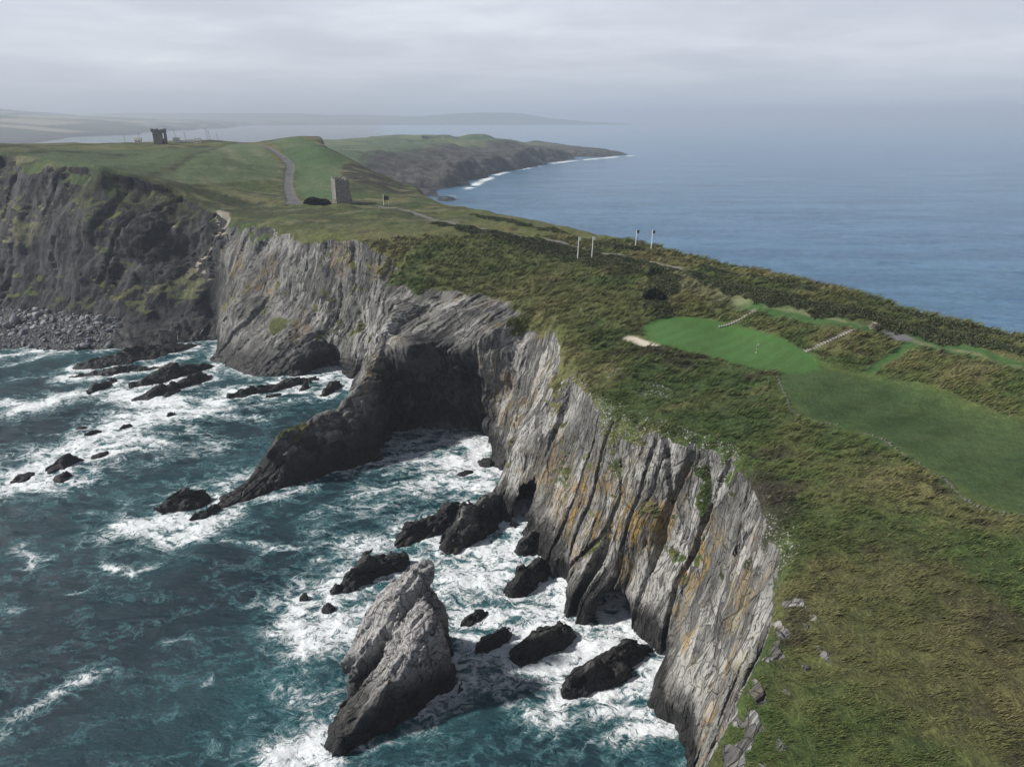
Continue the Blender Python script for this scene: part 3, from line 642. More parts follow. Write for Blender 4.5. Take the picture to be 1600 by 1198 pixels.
# ------------------------------------------------------------ rocks in the surf
def bed_solid(name, cx, cy, hu, hs, hgt, seed, prof=None, res=.45, mat=None, lean=0.0, rot=0.0):
    """a rock of upright beds: half length hu along the strike, half width hs across, height hgt"""
    U = np.arange(-hu*1.25-1, hu*1.25+1, res, dtype=np.float32); S_ = np.arange(-hs*1.5-1, hs*1.5+1, res, dtype=np.float32); Zs = np.arange(-2.0, hgt*1.25+1.5, res, dtype=np.float32)
    u, s, z = np.meshgrid(U, S_, Zs, indexing='ij')
    ca, sa = math.cos(rot), math.sin(rot); ex, ey = EX*ca-EY*sa, EX*sa+EY*ca; nx_, ny_ = ey, -ex
    px_ = cx+ex*u+nx_*s; py_ = cy+ey*u+ny_*s
    hh = hgt*(np.interp(u/hu, *prof).astype(np.float32) if prof else np.sqrt(np.clip(1-(u/hu)**2, 0, 1)))
    hh = hh+hgt*.22*vn(u/(hu*.35)+seed, s/hs, None, seed)
    wd = hs*np.sqrt(np.clip(1-(u/hu/1.08)**2, 0.01, 1))
    sl = s-lean*z
    f = np.maximum(np.maximum(np.abs(sl)-wd*np.clip(1.15-.95*np.clip(z/np.maximum(hh, .5), 0, 1), .15, 1.15), np.abs(u)-hu*1.1), (z-hh)*.8)
    bs = sl+.5*vn(px_/6, py_/6, z/6, 5)
    kk = np.clip(hs/3, .35, 1)
    f = f+kk*(.42*strata(bs*2.3/kk+seed, u*2.4/kk, z*2.4/kk)+.22*strata(bs*5/kk+seed, u*5/kk, z*5/kk)+.75*fbm(px_/2.6/kk, py_/2.6/kk, z/2/kk, 4, seed+3))
    for ax in range(3):
        for e in (0, -1):
            sel = [slice(None)]*3; sel[ax] = e
            if ax == 2 and e == 0: continue
            f[tuple(sel)] = np.maximum(f[tuple(sel)], .3)
    v, q = surface_nets(f)
    if not len(q): return None
    uu = U[0]+v[:, 0]*res; ss = S_[0]+v[:, 1]*res; zv = Zs[0]+v[:, 2]*res
    P_ = np.stack([ex*uu+nx_*ss, ey*uu+ny_*ss, zv], 1)
    nn = vert_normals(P_, q)
    if (nn*P_).sum(1).mean() < 0: q = q[:, ::-1]
    o = link(name, mesh_np(name, P_, q, (mat or M_ROCK,))); o.location = (cx, cy, 0)
    return o

# sea stack: two tall slabs of upright beds leaning together
def sea_stack():
    res = .32
    U = np.arange(28, 70, res, dtype=np.float32); S_ = np.arange(-112, -80, res, dtype=np.float32); Zs = np.arange(-2.2, 28, res, dtype=np.float32)
    u, s, z = np.meshgrid(U, S_, Zs, indexing='ij')
    x = EX*u+NX*s; y = EY*u+NY*s
    wv = 1.0*vn(x/9, y/9, z/9, 91)
    def slab(s0, w0, w1, prof, back):
        h = .95*np.interp(u, [p[0] for p in prof], [p[1] for p in prof]).astype(np.float32)
        t = np.clip(z/24, 0, 1)
        c = s0+wv*.6
        return smax(smax(np.abs(s-c)-(w0+(w1-w0)*t), (z-h)*.75, 1.8), (u-back-wv+.16*z)*.95, 1.5)
    A = slab(-99.3, 5.6, 1.9, [(30,-2),(33,3),(37,5.5),(41,8.5),(46,13),(50,17),(55,21.5),(58,22.8),(61,22.2)], 62.5)
    B = slab(-91.8, 4.4, 1.7, [(31,-2),(34,3),(38,5),(43,9),(48,12.5),(52,16.5),(56,21.2),(59,21.4),(62,19)], 57.8)
    f = smin(A, B, 2.6)
    f = np.maximum(f, (-s-91.2-.70*(u-31))*.7)
    gap = np.abs(s+95.6+.9*np.sin(u/5)+wv*.5)-.40
    f = np.maximum(f, -np.maximum(gap, 5-z+.2*(u-32)*0))
    bs = s+.6*vn(x/7, y/7, z/7, 92)
    f = f+.42*strata(bs*2.1, u*2, z*2)+.28*strata(bs*4.7, u*4.2, z*4.2)+.55*fbm(x/3.6, y/3.6, z/3.6, 4, 95)+.8*vn(x/8, y/8, z/7, 96)
    for ax in range(3):
        for e in (0, -1):
            if ax == 2 and e == 0: continue
            sel = [slice(None)]*3; sel[ax] = e; f[tuple(sel)] = np.maximum(f[tuple(sel)], .3)
    v, q = surface_nets(f)
    uu = U[0]+v[:, 0]*res; ss = S_[0]+v[:, 1]*res; zv = Zs[0]+v[:, 2]*res
    P_ = np.stack([EX*uu+NX*ss, EY*uu+NY*ss, zv], 1); o0 = np.array([-20., 103., 0]); P_ -= o0
    nn = vert_normals(P_, q)
    if (nn*P_).sum(1).mean() < 0: q = q[:, ::-1]
    o = link('sea_stack', mesh_np('sea_stack', P_, q, (M_STACK,))); o.location = o0
    return o
STACK = tag(sea_stack(), 'tall pale sea stack split by a cleft, standing alone in the foreground water', 'sea stack')
ROCKPOS = []
def rock(a, b, wd, h, label, seed, prof=None, lean=0.0):
    A = np.array(at(*a, 0)); B = np.array(at(*b, 0)); c = (A+B)/2; L = np.linalg.norm(A-B)/2
    dv = (A-B)/max(2*L, 1e-6); ang = math.atan2(dv[1], dv[0])-math.atan2(EY, EX)
    ang = (ang+math.pi/2) % math.pi-math.pi/2
    res = .24 if c[1] < 180 else .38
    o = bed_solid('rock', c[0], c[1], max(L, .8), wd/2, h, seed, prof, res if L > 2 else .2, None, lean, ang)
    if o: tag(o, label, 'rock'); ROCKPOS.append((c[0], c[1], L, wd, ang))
    return o
RK = [((742,790),(622,850),6,4,'long dark rock finger running out left of the white prow'),
 ((790,790),(692,862),8,7.5,'thick dark rock toe below the pale prow, touching the cliff foot'),
 ((1003,1018),(884,1082),6.5,4,'long black rock ridge right of the sea stack, below the small arch'),
 ((858,880),(797,932),5,4,'dark rock wedge at the cliff foot left of the orange lichen wall'),
 ((896,985),(800,1032),5.5,3.2,'flat black rock in foam between the small arch and the sea stack'),
 ((640,876),(535,918),6.5,4.5,'big black rock just behind the top of the sea stack'),
 ((536,915),(517,928),2.4,1.4,'small rock at the left end of the big rock behind the stack'),
 ((480,928),(468,936),2.0,1.0,'brown rock leftmost in the foam behind the stack'),
 ((520,945),(505,955),2.6,1.1,'low rock awash in foam left of the stack'),
 ((795,985),(742,1020),3.5,1.8,'brown rock in the surf right beside the sea stack'),
 ((758,958),(722,975),2.6,1.1,'low rock awash up-left of the brown rock by the stack'),
 ((850,850),(806,866),4,4.5,'black block in the surf below the little cave'),
 ((330,778),(256,798),6.5,3.4,'dark rock just off the tip of the fin'),
 ((330,800),(300,812),3,1.2,'small rock awash below the tip of the fin'),
 ((325,805),(340,790),3,1.5,'broken rock at the end of the fin'),
 ((112,742),(82,754),5,2.2,'front rock of the skerry off to the left'),
 ((132,718),(70,738),5,2.6,'highest rock of the skerry off to the left'),
 ((58,740),(20,752),4,1.6,'leftmost rock of the skerry'),
 ((172,708),(142,718),3.2,1.3,'right end rock of the skerry'),
 ((160,672),(130,684),3.2,1.1,'low rock in the foam above the skerry'),
 ((206,664),(188,672),3.0,1.2,'tiny rock right of the low rock above the skerry'),
 ((135,667),(118,672),2.6,.9,'tiny rock left of the low rock above the skerry'),
 ((335,590),(205,628),7,3.2,'long black ledge in surf below the green nose of the cliff'),
 ((335,572),(200,606),8,4,'long ledge joined to the cliff nose, second from the shore'),
 ((260,574),(118,590),5,2.2,'thin ledge in white water left of the cliff nose'),
 ((310,540),(112,578),13,4.2,'broad dark ledge stretching left from the gully'),
 ((174,602),(140,614),5,2.2,'rounded rock alone left of the long black ledge'),
 ((184,596),(168,602),3.5,2.2,'small rock touching the lone rounded rock'),
 ((495,592),(368,620),6,3,'black ledge in front of the twin caves'),
 ((480,604),(470,612),3.5,1.8,'small rock at the right end of the ledge before the caves'),
 ((440,616),(416,622),3,1.2,'awash rock in front of the ledge before the caves'),
 ((530,600),(505,620),5,2.2,'dark rock close behind the fin'),
 ((272,648),(262,652),2.6,1,'single speck of rock in the foam mid-bay'),
 ((742,736),(714,742),2.6,1.2,'small rocks at the mouth of the big sea cave'),
 ((770,728),(752,722),5,2.8,'dark boulder at the right jamb of the big sea cave')]
for i, r in enumerate(RK): rock(r[0], r[1], r[2], r[3], r[4], 100+i*7)

# ------------------------------------------------------------ the sea
nA, nR = 900, 1100
az = np.radians(np.linspace(-46, 52, nA)); rr = np.exp(np.concatenate([np.linspace(math.log(40), math.log(900), nR-200), np.linspace(math.log(905), math.log(60000), 200)]))
A_, R2 = np.meshgrid(az, rr, indexing='ij')
wx = (R2*np.sin(A_)).astype(np.float32); wy = (R2*np.cos(A_)).astype(np.float32)
def waves(x, y):
    a = .45*vn(x/17+.35*y/17, y/9, None, 201)+.30*vn(x/7, y/5-.3*x/5, None, 202)+.16*vn(x/3, y/2.4, None, 203)+.5*vn(x/45, y/30, None, 204)
    return a
fade = np.clip(1.2-R2/1500, 0, 1)
s0 = poly_sdf(chaikin(LV[0], 1), wx, wy)
us = EX*wx+EY*wy; ss = NX*wx+NY*wy
fin_d = np.maximum(np.abs(ss+188)-9, np.maximum(FR_U[0]-4-us, us-FR_U[-1]))
stk_d = np.maximum(np.abs(ss+96)-9, np.maximum(32-us, us-63))
coast = np.minimum(np.minimum(s0, fin_d), stk_d+1)
rockd = np.full(wx.shape, 1e3, np.float32)
for cx, cy, L, wd, ang in ROCKPOS:
    ex, ey = math.cos(ang+math.atan2(EY, EX)), math.sin(ang+math.atan2(EY, EX))
    rockd = np.minimum(rockd, line_dist([(cx-ex*L*.8, cy-ey*L*.8), (cx+ex*L*.8, cy+ey*L*.8)], wx, wy)-wd/2)
wrx = wx+5.0*fbm(wx/22, wy/22, None, 4, 241); wry = wy+5.0*fbm(wx/22+50, wy/22, None, 4, 242)
patchy = .5+.5*fbm(wx/30, wy/30, None, 3, 243)
foam = np.maximum((.30+.45*patchy)*np.exp(-np.maximum(coast, 0)/6.0), .70*np.exp(-np.maximum(rockd, 0)/3.6))*smooth(700, 400, R2)
FO = [  # surf read off the photograph: (polyline of pixels at sea level, width m, strength)
 ([(40,565),(110,545)],4,.8),([(0,555),(60,552)],4,.9),([(30,640),(100,620)],7,.95),([(10,635),(60,630)],5,.8),
 ([(110,590),(200,585),(290,560)],6,.9),([(190,620),(300,640),(350,610),(420,600),(500,590)],9,.95),([(240,600),(330,585)],6,.9),
 ([(60,735),(130,690),(200,660),(260,640)],13,.95),([(20,760),(70,760),(120,745)],6,.9),([(100,700),(180,700),(230,690)],10,.85),
 ([(205,825),(250,810),(300,800),(345,800)],6.5,1.0),([(230,840),(320,820),(360,800)],5,.9),([(170,850),(230,840)],4,.6),
 ([(360,790),(420,775),(490,760)],2.5,.8),([(480,690),(560,700)],3,.3),([(400,630),(520,610)],5,.6),([(300,660),(340,700)],4,.5),([(330,640),(400,650)],5,.6),
 ([(700,690),(740,700),(750,730)],7,1.0),([(640,700),(690,690)],4,.9),([(560,730),(640,720),(720,740)],9,.8),([(590,780),(680,760),(750,760)],9,.85),
 ([(520,840),(580,850),(640,820)],8,.75),([(620,860),(690,830),(740,800)],5,.9),([(640,890),(700,860),(790,850)],6,.8),([(700,900),(760,890),(840,900)],9,.85),
 ([(480,960),(520,970),(560,945)],6,1.0),([(470,930),(500,900),(560,880)],5,.9),([(510,990),(550,970),(600,930)],5,1.0),([(600,920),(640,900)],4,.9),
 ([(720,960),(790,950),(850,950)],6,.9),([(720,1000),(780,1010),(860,970)],6,.95),([(860,1040),(930,1010),(985,1000)],5,.95),([(890,1090),(960,1080),(1030,1050)],4.5,.95),
 ([(900,1130),(980,1120),(1060,1150)],4,.8),([(1000,1160),(1060,1160)],3,1.0),([(850,1100),(880,1080)],3,.7),([(720,1040),(800,1060),(860,1110)],5,.55),
 ([(385,1195),(430,1160),(490,1150)],5,1.0),([(420,1200),(480,1190),(540,1195)],5,1.0),([(500,1160),(540,1185)],3,1.0),
 ([(60,1090),(80,1070),(110,1060)],2.4,.6),([(0,1140),(50,1105),(65,1085)],2.4,.55),([(0,1170),(10,1198)],3,.6),
 ([(350,840),(400,850),(410,855)],1.6,.8),([(250,810),(220,850)],2,.55),([(160,890),(200,905),(235,885)],2.2,.7),([(20,870),(70,885)],2.4,.65),([(20,945),(75,940)],2,.55),([(110,935),(150,930)],2,.5),
 ([(245,1020),(265,1015)],1.5,.45),([(280,1085),(300,1065)],1.2,.4),([(430,1045),(500,1055)],1.6,.4),([(560,800),(640,790)],5,.5),([(430,850),(520,830)],3,.45),
 ([(640,710),(560,770),(480,810)],5,.45),([(180,730),(280,720),(330,690)],8,.4),([(0,690),(60,680)],3,.35),([(100,800),(200,790)],4,.35),([(0,600),(80,590)],4,.4)]
for pts, wd, k in FO:
    d = line_dist([at(*p, 0) for p in pts], wrx, wry)
    foam = np.maximum(foam, k*(.70+.3*patchy)*np.exp(-(d/(wd*1.15))**1.5))
# headland surf
for pts in ([(700,311),(740,290),(780,271),(850,257),(890,252),(990,243)],):
    d = line_dist([at(*p, 0) for p in pts], wx, wy)
    foam = np.maximum(foam, .95*np.exp(-(d/(R2*.007+2))**2)*smooth(-.5, .3, fbm(wx/70, wy/70, None, 3, 221)))
shoal = np.clip(np.maximum(.6*np.exp(-np.maximum(coast, 0)/20.)*(.5+patchy), 1.05*smooth(.2, .9, foam))+.16*fbm(wx/40, wy/40, None, 3, 245)*smooth(600, 200, R2), 0, 1)
east = smooth(-60, 60, wx+.18*wy-40)*smooth(250, 330, R2+wx)
wz = waves(wx, wy)*fade*.8+.35*foam*fade*fbm(wx/3, wy/3, None, 3, 231)
i = np.arange(nA*nR).reshape(nA, nR)
wq = np.stack([i[:-1, :-1], i[1:, :-1], i[1:, 1:], i[:-1, 1:]], -1).reshape(-1, 4)
inl = (s0 > -12).ravel(); wq = wq[inl[wq].any(1)][:, ::-1]
mw = bpy.data.materials.new('sea_water'); mw.use_nodes = True; nt = mw.node_tree; b = nt.nodes['Principled BSDF']
g_ = nd(nt, 'ShaderNodeNewGeometry'); pos = g_.outputs['Position']
fa = attr(nt, 'foam').outputs['Fac']; sh = attr(nt, 'shoal').outputs['Fac']
wn = nd(nt, 'ShaderNodeTexNoise'); wn.inputs['Scale'].default_value = .22; wn.inputs['Detail'].default_value = 4; lk(nt, pos, wn.inputs['Vector'])
wp = nd(nt, 'ShaderNodeVectorMath', operation='MULTIPLY_ADD'); lk(nt, wn.outputs['Color'], wp.inputs[0]); wp.inputs[1].default_value = (5, 5, 0); lk(nt, pos, wp.inputs[2])
def ridge(scale, st, det, k=4.6):
    n = noise(nt, mapping(nt, wp.outputs[0], st, rot=(0, 0, .67)), scale, det, .6, .5)
    return mth(nt, 'SUBTRACT', 1.0, mth(nt, 'MULTIPLY', mth(nt, 'ABSOLUTE', mth(nt, 'SUBTRACT', n, .5)), k), clamp=True)
r1 = ridge(.10, (.55, 1, 1), 3); r2 = ridge(.34, (.6, 1, 1), 4); r3 = ridge(1.1, (.7, 1, 1), 4)
tex = mth(nt, 'ADD', mth(nt, 'ADD', mth(nt, 'MULTIPLY', r1, .34), mth(nt, 'MULTIPLY', r2, .38)), mth(nt, 'MULTIPLY', r3, .28))
th = mth(nt, 'ADD', mth(nt, 'MULTIPLY', tex, 1.2), mth(nt, 'MULTIPLY', fa, .80))
fm = sstep(nt, th, 1.13, 1.49)
east_n = attr(nt, 'east').outputs['Fac']
streak = noise(nt, mapping(nt, pos, (.005, .022, 1), rot=(0, 0, -.2)), 1.0, 7, .68)
deep = mixc(nt, east_n, (.0030, .0165, .0275), mixc(nt, sstep(nt, streak, .35, .65), (.028, .100, .198), (.072, .176, .305)))
base = mixc(nt, mth(nt, 'MULTIPLY', sh, .8), deep, (.016, .105, .118))
base = mixc(nt, mth(nt, 'MULTIPLY', sstep(nt, th, .92, 1.2), .42), base, (.10, .26, .28))
base = mixc(nt, mth(nt, 'MULTIPLY', fm, .97), base, (.78, .81, .83))
lk(nt, base, b.inputs['Base Color'])
lk(nt, lstep(nt, fm, 0, 1, .16, .8), b.inputs['Roughness']); b.inputs['IOR'].default_value = 1.333
h1 = noise(nt, mapping(nt, pos, (.5, 1, 1), rot=(0, 0, -.35)), .28, 9, .66, .3); h2 = noise(nt, mapping(nt, pos, (.5, 1, 1), rot=(0, 0, .3)), 1.3, 5, .6)
hh = mth(nt, 'ADD', mth(nt, 'MULTIPLY', h1, 1.6), mth(nt, 'ADD', mth(nt, 'MULTIPLY', h2, .35), mth(nt, 'MULTIPLY', fm, .35)))
bp = nd(nt, 'ShaderNodeBump'); bp.inputs['Strength'].default_value = 1; bp.inputs['Distance'].default_value = 1.0
lk(nt, hh, bp.inputs['Height']); lk(nt, bp.outputs[0], b.inputs['Normal'])
structure(link('sea', mesh_np('sea', np.stack([wx, wy, wz], -1).reshape(-1, 3), wq, (mw,), {'foam': foam.ravel(), 'shoal': shoal.ravel(), 'east': east.ravel()})))

# ------------------------------------------------------------ the farther headland and the coast beyond the bay
def polar(a0, a1, r0, r1, n, m):
    az = np.radians(np.linspace(a0, a1, n)); rr = np.exp(np.linspace(math.log(r0), math.log(r1), m))
    A, R = np.meshgrid(az, rr, indexing='ij'); i = np.arange(n*m).reshape(n, m)
    q = np.stack([i[:-1, :-1], i[:-1, 1:], i[1:, 1:], i[1:, :-1]], -1).reshape(-1, 4)
    return (R*np.sin(A)).astype(np.float32), (R*np.cos(A)).astype(np.float32), q
COAST2 = [at(*p, 0) for p in ((560,330),(640,318),(668,312),(690,318),(735,313),(712,305),(690,297),(742,288),(760,276),(785,271),(835,261),(862,254),(893,250),(905,246),(950,245),(992,242))]+[(330,2330),(180,2420),(-60,2500),(-500,2400),(-700,1500),(-500,1000)]
hx, hy, hq = polar(-24, 11, 760, 2600, 420, 420)
sd = poly_sdf(COAST2, hx, hy)+14*fbm(hx/60, hy/60, None, 4, 401)+5*vn(hx/14, hy/14, None, 402)
ins = np.maximum(-sd, 0)
tx, ty = at(990, 242, 0)
tipd = np.hypot(hx-tx, hy-ty)
low = np.hypot(hx-at(710,311,0)[0], hy-at(710,311,0)[1])
top = 58+14*smooth(1300, 1800, hy)*smooth(-60, 200, ins*0+120-np.abs(hx-40))
top = np.minimum(top, 6+.10*tipd*(.9+.4*vn(hx/90, hy/90, None, 403)))
top = np.minimum(top, 6+.22*np.maximum(low-50, 0))
top = top+3*fbm(hx/80, hy/80, None, 3, 404)
hz = top*(.50*smooth(0, 45, ins)+.36*smooth(40, 170, ins)+.14*smooth(100, 400, ins))+4*smooth(1, 30, ins)*(1-smooth(60, 110, ins))*fbm(hx/22, hy/22, None, 4, 405)-smooth(2, -12, sd*1.0)*0-3*(sd > 0)-1.5
HV = np.stack([hx, hy, hz], -1).reshape(-1, 3); keep = (sd < 10).ravel()[hq].any(1); hq = hq[keep]
hn = np.abs(vert_normals(HV, hq))
hg = smooth(.80, .93, hn[:, 2]+.05*vn(HV[:, 0]/30, HV[:, 1]/30, None, 406))*smooth(18, 30, HV[:, 2])*smooth(110, 170, ins.ravel()+25*vn(HV[:, 0]/50, HV[:, 1]/50, None, 408))
hc = np.tile(col(.050, .085, .036), (len(HV), 1)); hc = mixv(hc, col(.095, .115, .055), smooth(-.1, .4, fbm(HV[:, 0]/120, HV[:, 1]/50, None, 3, 407)))
hedge = np.abs(((HV[:, 1]*.9+HV[:, 0]*.35)/150) % 1-.5) < .03
hc[hedge] = (.03, .04, .02)
zero = np.zeros(len(HV), np.float32)
mh = bpy.data.materials.new('far_coast'); mh.use_nodes = True; nt = mh.node_tree; b = nt.nodes['Principled BSDF']; b.inputs['Roughness'].default_value = .95
g_ = nd(nt, 'ShaderNodeNewGeometry'); sp = nd(nt, 'ShaderNodeSeparateXYZ'); lk(nt, g_.outputs['Position'], sp.inputs[0])
rn = noise(nt, mapping(nt, g_.outputs['Position'], (1, 1, .35)), .045, 7, .65)
rk = mixc(nt, sstep(nt, rn, .38, .64), (.020, .020, .020), (.075, .070, .060))
rk = mixc(nt, lstep(nt, sp.outputs[2], 3, 10, .9, 0), rk, (.02, .019, .019))
rk = mixc(nt, mth(nt, 'MULTIPLY', lstep(nt, sp.outputs[2], 14, 40), sstep(nt, noise(nt, g_.outputs['Position'], .02, 5), .4, .6)), rk, (.026, .030, .019))
gv = nd(nt, 'ShaderNodeVectorMath', operation='SCALE'); lk(nt, attr(nt, 'gcol').outputs['Vector'], gv.inputs[0])
lk(nt, lstep(nt, noise(nt, g_.outputs['Position'], .06, 6, .65), .25, .75, .55, 1.45), gv.inputs['Scale'])
lk(nt, mixc(nt, attr(nt, 'grass').outputs['Fac'], rk, gv.outputs[0]), b.inputs['Base Color'])
bp = nd(nt, 'ShaderNodeBump'); bp.inputs['Distance'].default_value = 6; lk(nt, rn, bp.inputs['Height']); lk(nt, bp.outputs[0], b.inputs['Normal'])
structure(link('headland', mesh_np('headland', HV, hq, (mh,), {'grass': hg, 'gcol': hc})))
COAST3 = [at(*p, 0) for p in ((-300,236),(-60,232),(60,222),(170,212),(240,206),(330,201),(400,195.5),(432,193))]+[(-2600,10500),(-9000,11000),(-9000,3000)]
fx, fy, fq = polar(-60, -14, 2400, 12000, 260, 160)
sd = poly_sdf(COAST3, fx, fy)+120*fbm(fx/600, fy/600, None, 4, 411); ins = np.maximum(-sd, 0)
fz_ = (35*smooth(0, 120, ins)+.062*np.minimum(ins, 2300))*(.95+.35*fbm(fx/1500, fy/1500, None, 4, 412))*smooth(-1600, -3300, fx+.0*fy)-4*(sd > 0)-1
FV = np.stack([fx, fy, fz_], -1).reshape(-1, 3); fq = fq[(sd < 150).ravel()[fq].any(1)]
cell = vn(np.floor(FV[:, 0]/420+.3*vn(FV[:, 0]/500, FV[:, 1]/500, None, 3))*7.7+.5, np.floor(FV[:, 1]/300)*5.3+.5, None, 413)
fc_ = np.tile(col(.035, .052, .026), (len(FV), 1)); fc_ = mixv(fc_, col(.22, .20, .13), smooth(.15, .45, cell)); fc_ = mixv(fc_, col(.03, .04, .02), smooth(-.3, -.6, cell))
structure(link('far_hills', mesh_np('far_hills', FV, fq, (mh,), {'grass': smooth(12, 30, FV[:, 2]), 'gcol': fc_})))
fx, fy, fq = polar(-30, 14, 10500, 16000, 160, 60)
fz_ = (150+60*fbm(fx/2500, fy/2500, None, 4, 421))*smooth(10800, 13500, fy+600*vn(fx/900, fy/900, None, 422))*smooth(2300, -400, fx)-4
FV = np.stack([fx, fy, fz_], -1).reshape(-1, 3)
structure(link('hazy_hills', mesh_np('hazy_hills', FV, fq, (mh,), {'grass': np.ones(len(FV)), 'gcol': np.tile(col(.055, .07, .04), (len(FV), 1))})))

# ------------------------------------------------------------ boulders on the beach
def plain(name, c, rough=.85, vary=.0, scale=3.0):
    m = bpy.data.materials.new(name); m.use_nodes = True; nt = m.node_tree; b = nt.nodes['Principled BSDF']; b.inputs['Roughness'].default_value = rough
    if vary:
        g = nd(nt, 'ShaderNodeNewGeometry'); n = noise(nt, g.outputs['Position'], scale, 5, .65)
        lk(nt, mixc(nt, sstep(nt, n, .3, .7), tuple(k*(1-vary) for k in c), tuple(min(1, k*(1+vary)) for k in c)), b.inputs['Base Color'])
        bp = nd(nt, 'ShaderNodeBump'); bp.inputs['Distance'].default_value = .15; lk(nt, n, bp.inputs['Height']); lk(nt, bp.outputs[0], b.inputs['Normal'])
    else: b.inputs['Base Color'].default_value = (*c, 1)
    return m
import bmesh
def lump(name, seed, mat, sub=2):
    bm = bmesh.new(); bmesh.ops.create_icosphere(bm, subdivisions=sub, radius=1)
    P = np.array([v.co[:] for v in bm.verts])
    q = P.copy()
    r_ = np.random.default_rng(seed)
    for _ in range(9):            # chisel flat facets
        n = r_.normal(size=3); n /= np.linalg.norm(n); h = r_.uniform(.55, .85); dd = P@n-h; P = P-np.maximum(dd, 0)[:, None]*n
    P = P*(1+.1*vn(q[:, 0]*2+seed, q[:, 1]*2, q[:, 2]*2, seed))[:, None]*r_.uniform(.7, 1.2, 3)
    for v, p in zip(bm.verts, P): v.co = p
    me = bpy.data.meshes.new(name); bm.to_mesh(me); bm.free(); me.materials.append(mat)
    return me
BM = [lump('boulder', 500+i, plain('boulder_stone', c, .8, .4, 2.0)) for i, c in enumerate(((.19,.195,.205),(.13,.138,.15),(.26,.26,.265),(.09,.095,.105),(.16,.17,.185)))]
beach = np.argwhere((V[:, 0] < -186) & (V[:, 0] > -262) & (V[:, 1] > 300) & (V[:, 1] < 352) & (V[:, 2] > .4) & (V[:, 2] < 10.5) & (N[:, 2] > .35))[:, 0]
BLAB = 'grey boulder among many on the beach under the far left cliff'
nb = min(295, len(beach)//2)
print('beach', len(beach))
if len(beach):
    for k, i in enumerate(rng.choice(beach, nb, replace=False)):
        o = bpy.data.objects.new('boulder', BM[k % 5]); C.objects.link(o)
        r = float(np.clip(rng.lognormal(-.15, .45), .4, 2.4))
        o.scale = (r*rng.uniform(.8, 1.5), r*rng.uniform(.8, 1.2), r*rng.uniform(.55, .9)); o.rotation_euler = tuple(rng.uniform(-.5, .5, 2))+(rng.uniform(0, 6.28),)
        o.location = tuple(V[i]+np.array([0, 0, r*.25])); tag(o, BLAB, 'boulder', 'boulders on the beach')
def scatter_lumps(name, pts, sizes, mat, tones=None):
    """many small stones as one mesh"""
    t = np.array([(1,0,-.3),(-.5,.87,-.3),(-.5,-.87,-.3),(0,0,.8),(.3,.2,.6)], float); f = np.array([(0,1,3),(1,2,3),(2,0,3)])
    n = len(pts); ang = rng.uniform(0, 6.28, n); c, s_ = np.cos(ang), np.sin(ang)
    T = t[None]*sizes[:, None, None]*rng.uniform(.6, 1.4, (n, 1, 3)); T = T+rng.normal(0, .12, T.shape)*sizes[:, None, None]
    P = np.stack([T[..., 0]*c[:, None]-T[..., 1]*s_[:, None], T[..., 0]*s_[:, None]+T[..., 1]*c[:, None], T[..., 2]], -1)+pts[:, None]
    q = (f[None]+np.arange(n)[:, None, None]*5).reshape(-1, 3)
    o = link(name, mesh_np(name, P.reshape(-1, 3), q, (mat,), None, False)); o['kind'] = 'stuff'; return o
def pick(mask, n, wt=None):
    """random points on the land surface where mask holds"""
    i = np.argwhere(mask)[:, 0]; p = None
    if wt is not None: p = wt[i]/wt[i].sum()
    i = rng.choice(i, n, p=p); r = np.hypot(V[i, 0], V[i, 1])
    j = rng.uniform(-.5, .5, (n, 2))*(r*.0042)[:, None]
    P = V[i].copy(); P[:, 0] += j[:, 0]; P[:, 1] += j[:, 1]
    nz_ = np.maximum(N[i, 2], .3); P[:, 2] -= (N[i, 0]*j[:, 0]+N[i, 1]*j[:, 1])/nz_
    return i, P
if len(beach):
    bmk = np.zeros(len(V), bool); bmk[beach] = True
    _, P = pick(bmk, 1600); scatter_lumps('beach_stones', P, rng.uniform(.25, .7, len(P)), BM[1].materials[0])
SCREE = [([(990,600),(1010,598),(1062,606),(1058,620),(1000,614)], 260), ([(905,612),(960,625),(1000,650),(1060,672),(1140,690),(1160,712),(1090,700),(1030,682),(960,668),(905,650)], 1500), ([(880,575),(930,590),(960,640),(900,640)], 500), ([(1180,795),(1235,800),(1240,880),(1190,850)], 300), ([(940,560),(960,555),(968,585),(950,590)], 120)]
Ps = []
for pts, n in SCREE:
    mk = (poly_sdf(gpoly(pts, 1), x, y) < 1) & (z > 28) & (attrs['grass'] > .15) & (np.hypot(x, y) < 260)
    if mk.any(): Ps.append(pick(mk, n)[1])
Ps = np.vstack(Ps); scatter_lumps('scree', Ps, rng.lognormal(-2.1, .45, len(Ps)), plain('scree_stone', (.25, .24, .235), .9, .3))

# ------------------------------------------------------------ rough grass and scrub
def blades(name, i, P, h, wd, colr, lean, spread, mat, kinds=2):
    n = len(P); ang = rng.uniform(0, 6.283, n); dx, dy = np.cos(ang), np.sin(ang)
    tip = np.stack([lean[0]*h+rng.normal(0, spread, n)*h, lean[1]*h+rng.normal(0, spread, n)*h, h*rng.uniform(.6, 1, n)], 1)
    mid = tip*.5; mid[:, 2] = tip[:, 2]*.68
    sd_ = np.stack([dx*wd, dy*wd, np.zeros(n)], 1)
    Q_ = np.stack([P-sd_, P+sd_, P+mid+sd_*.8, P+mid-sd_*.8, P+tip], 1)
    Q_[:, :2, 2] -= .05
    b0 = np.arange(n)*5
    f = np.concatenate([np.stack([b0, b0+1, b0+2], 1), np.stack([b0, b0+2, b0+3], 1), np.stack([b0+3, b0+2, b0+4], 1)])
    o = link(name, mesh_np(name, Q_.reshape(-1, 3), f, (mat,), {'gcol': np.repeat(colr, 5, 0)}, False)); o['kind'] = 'stuff'; return o
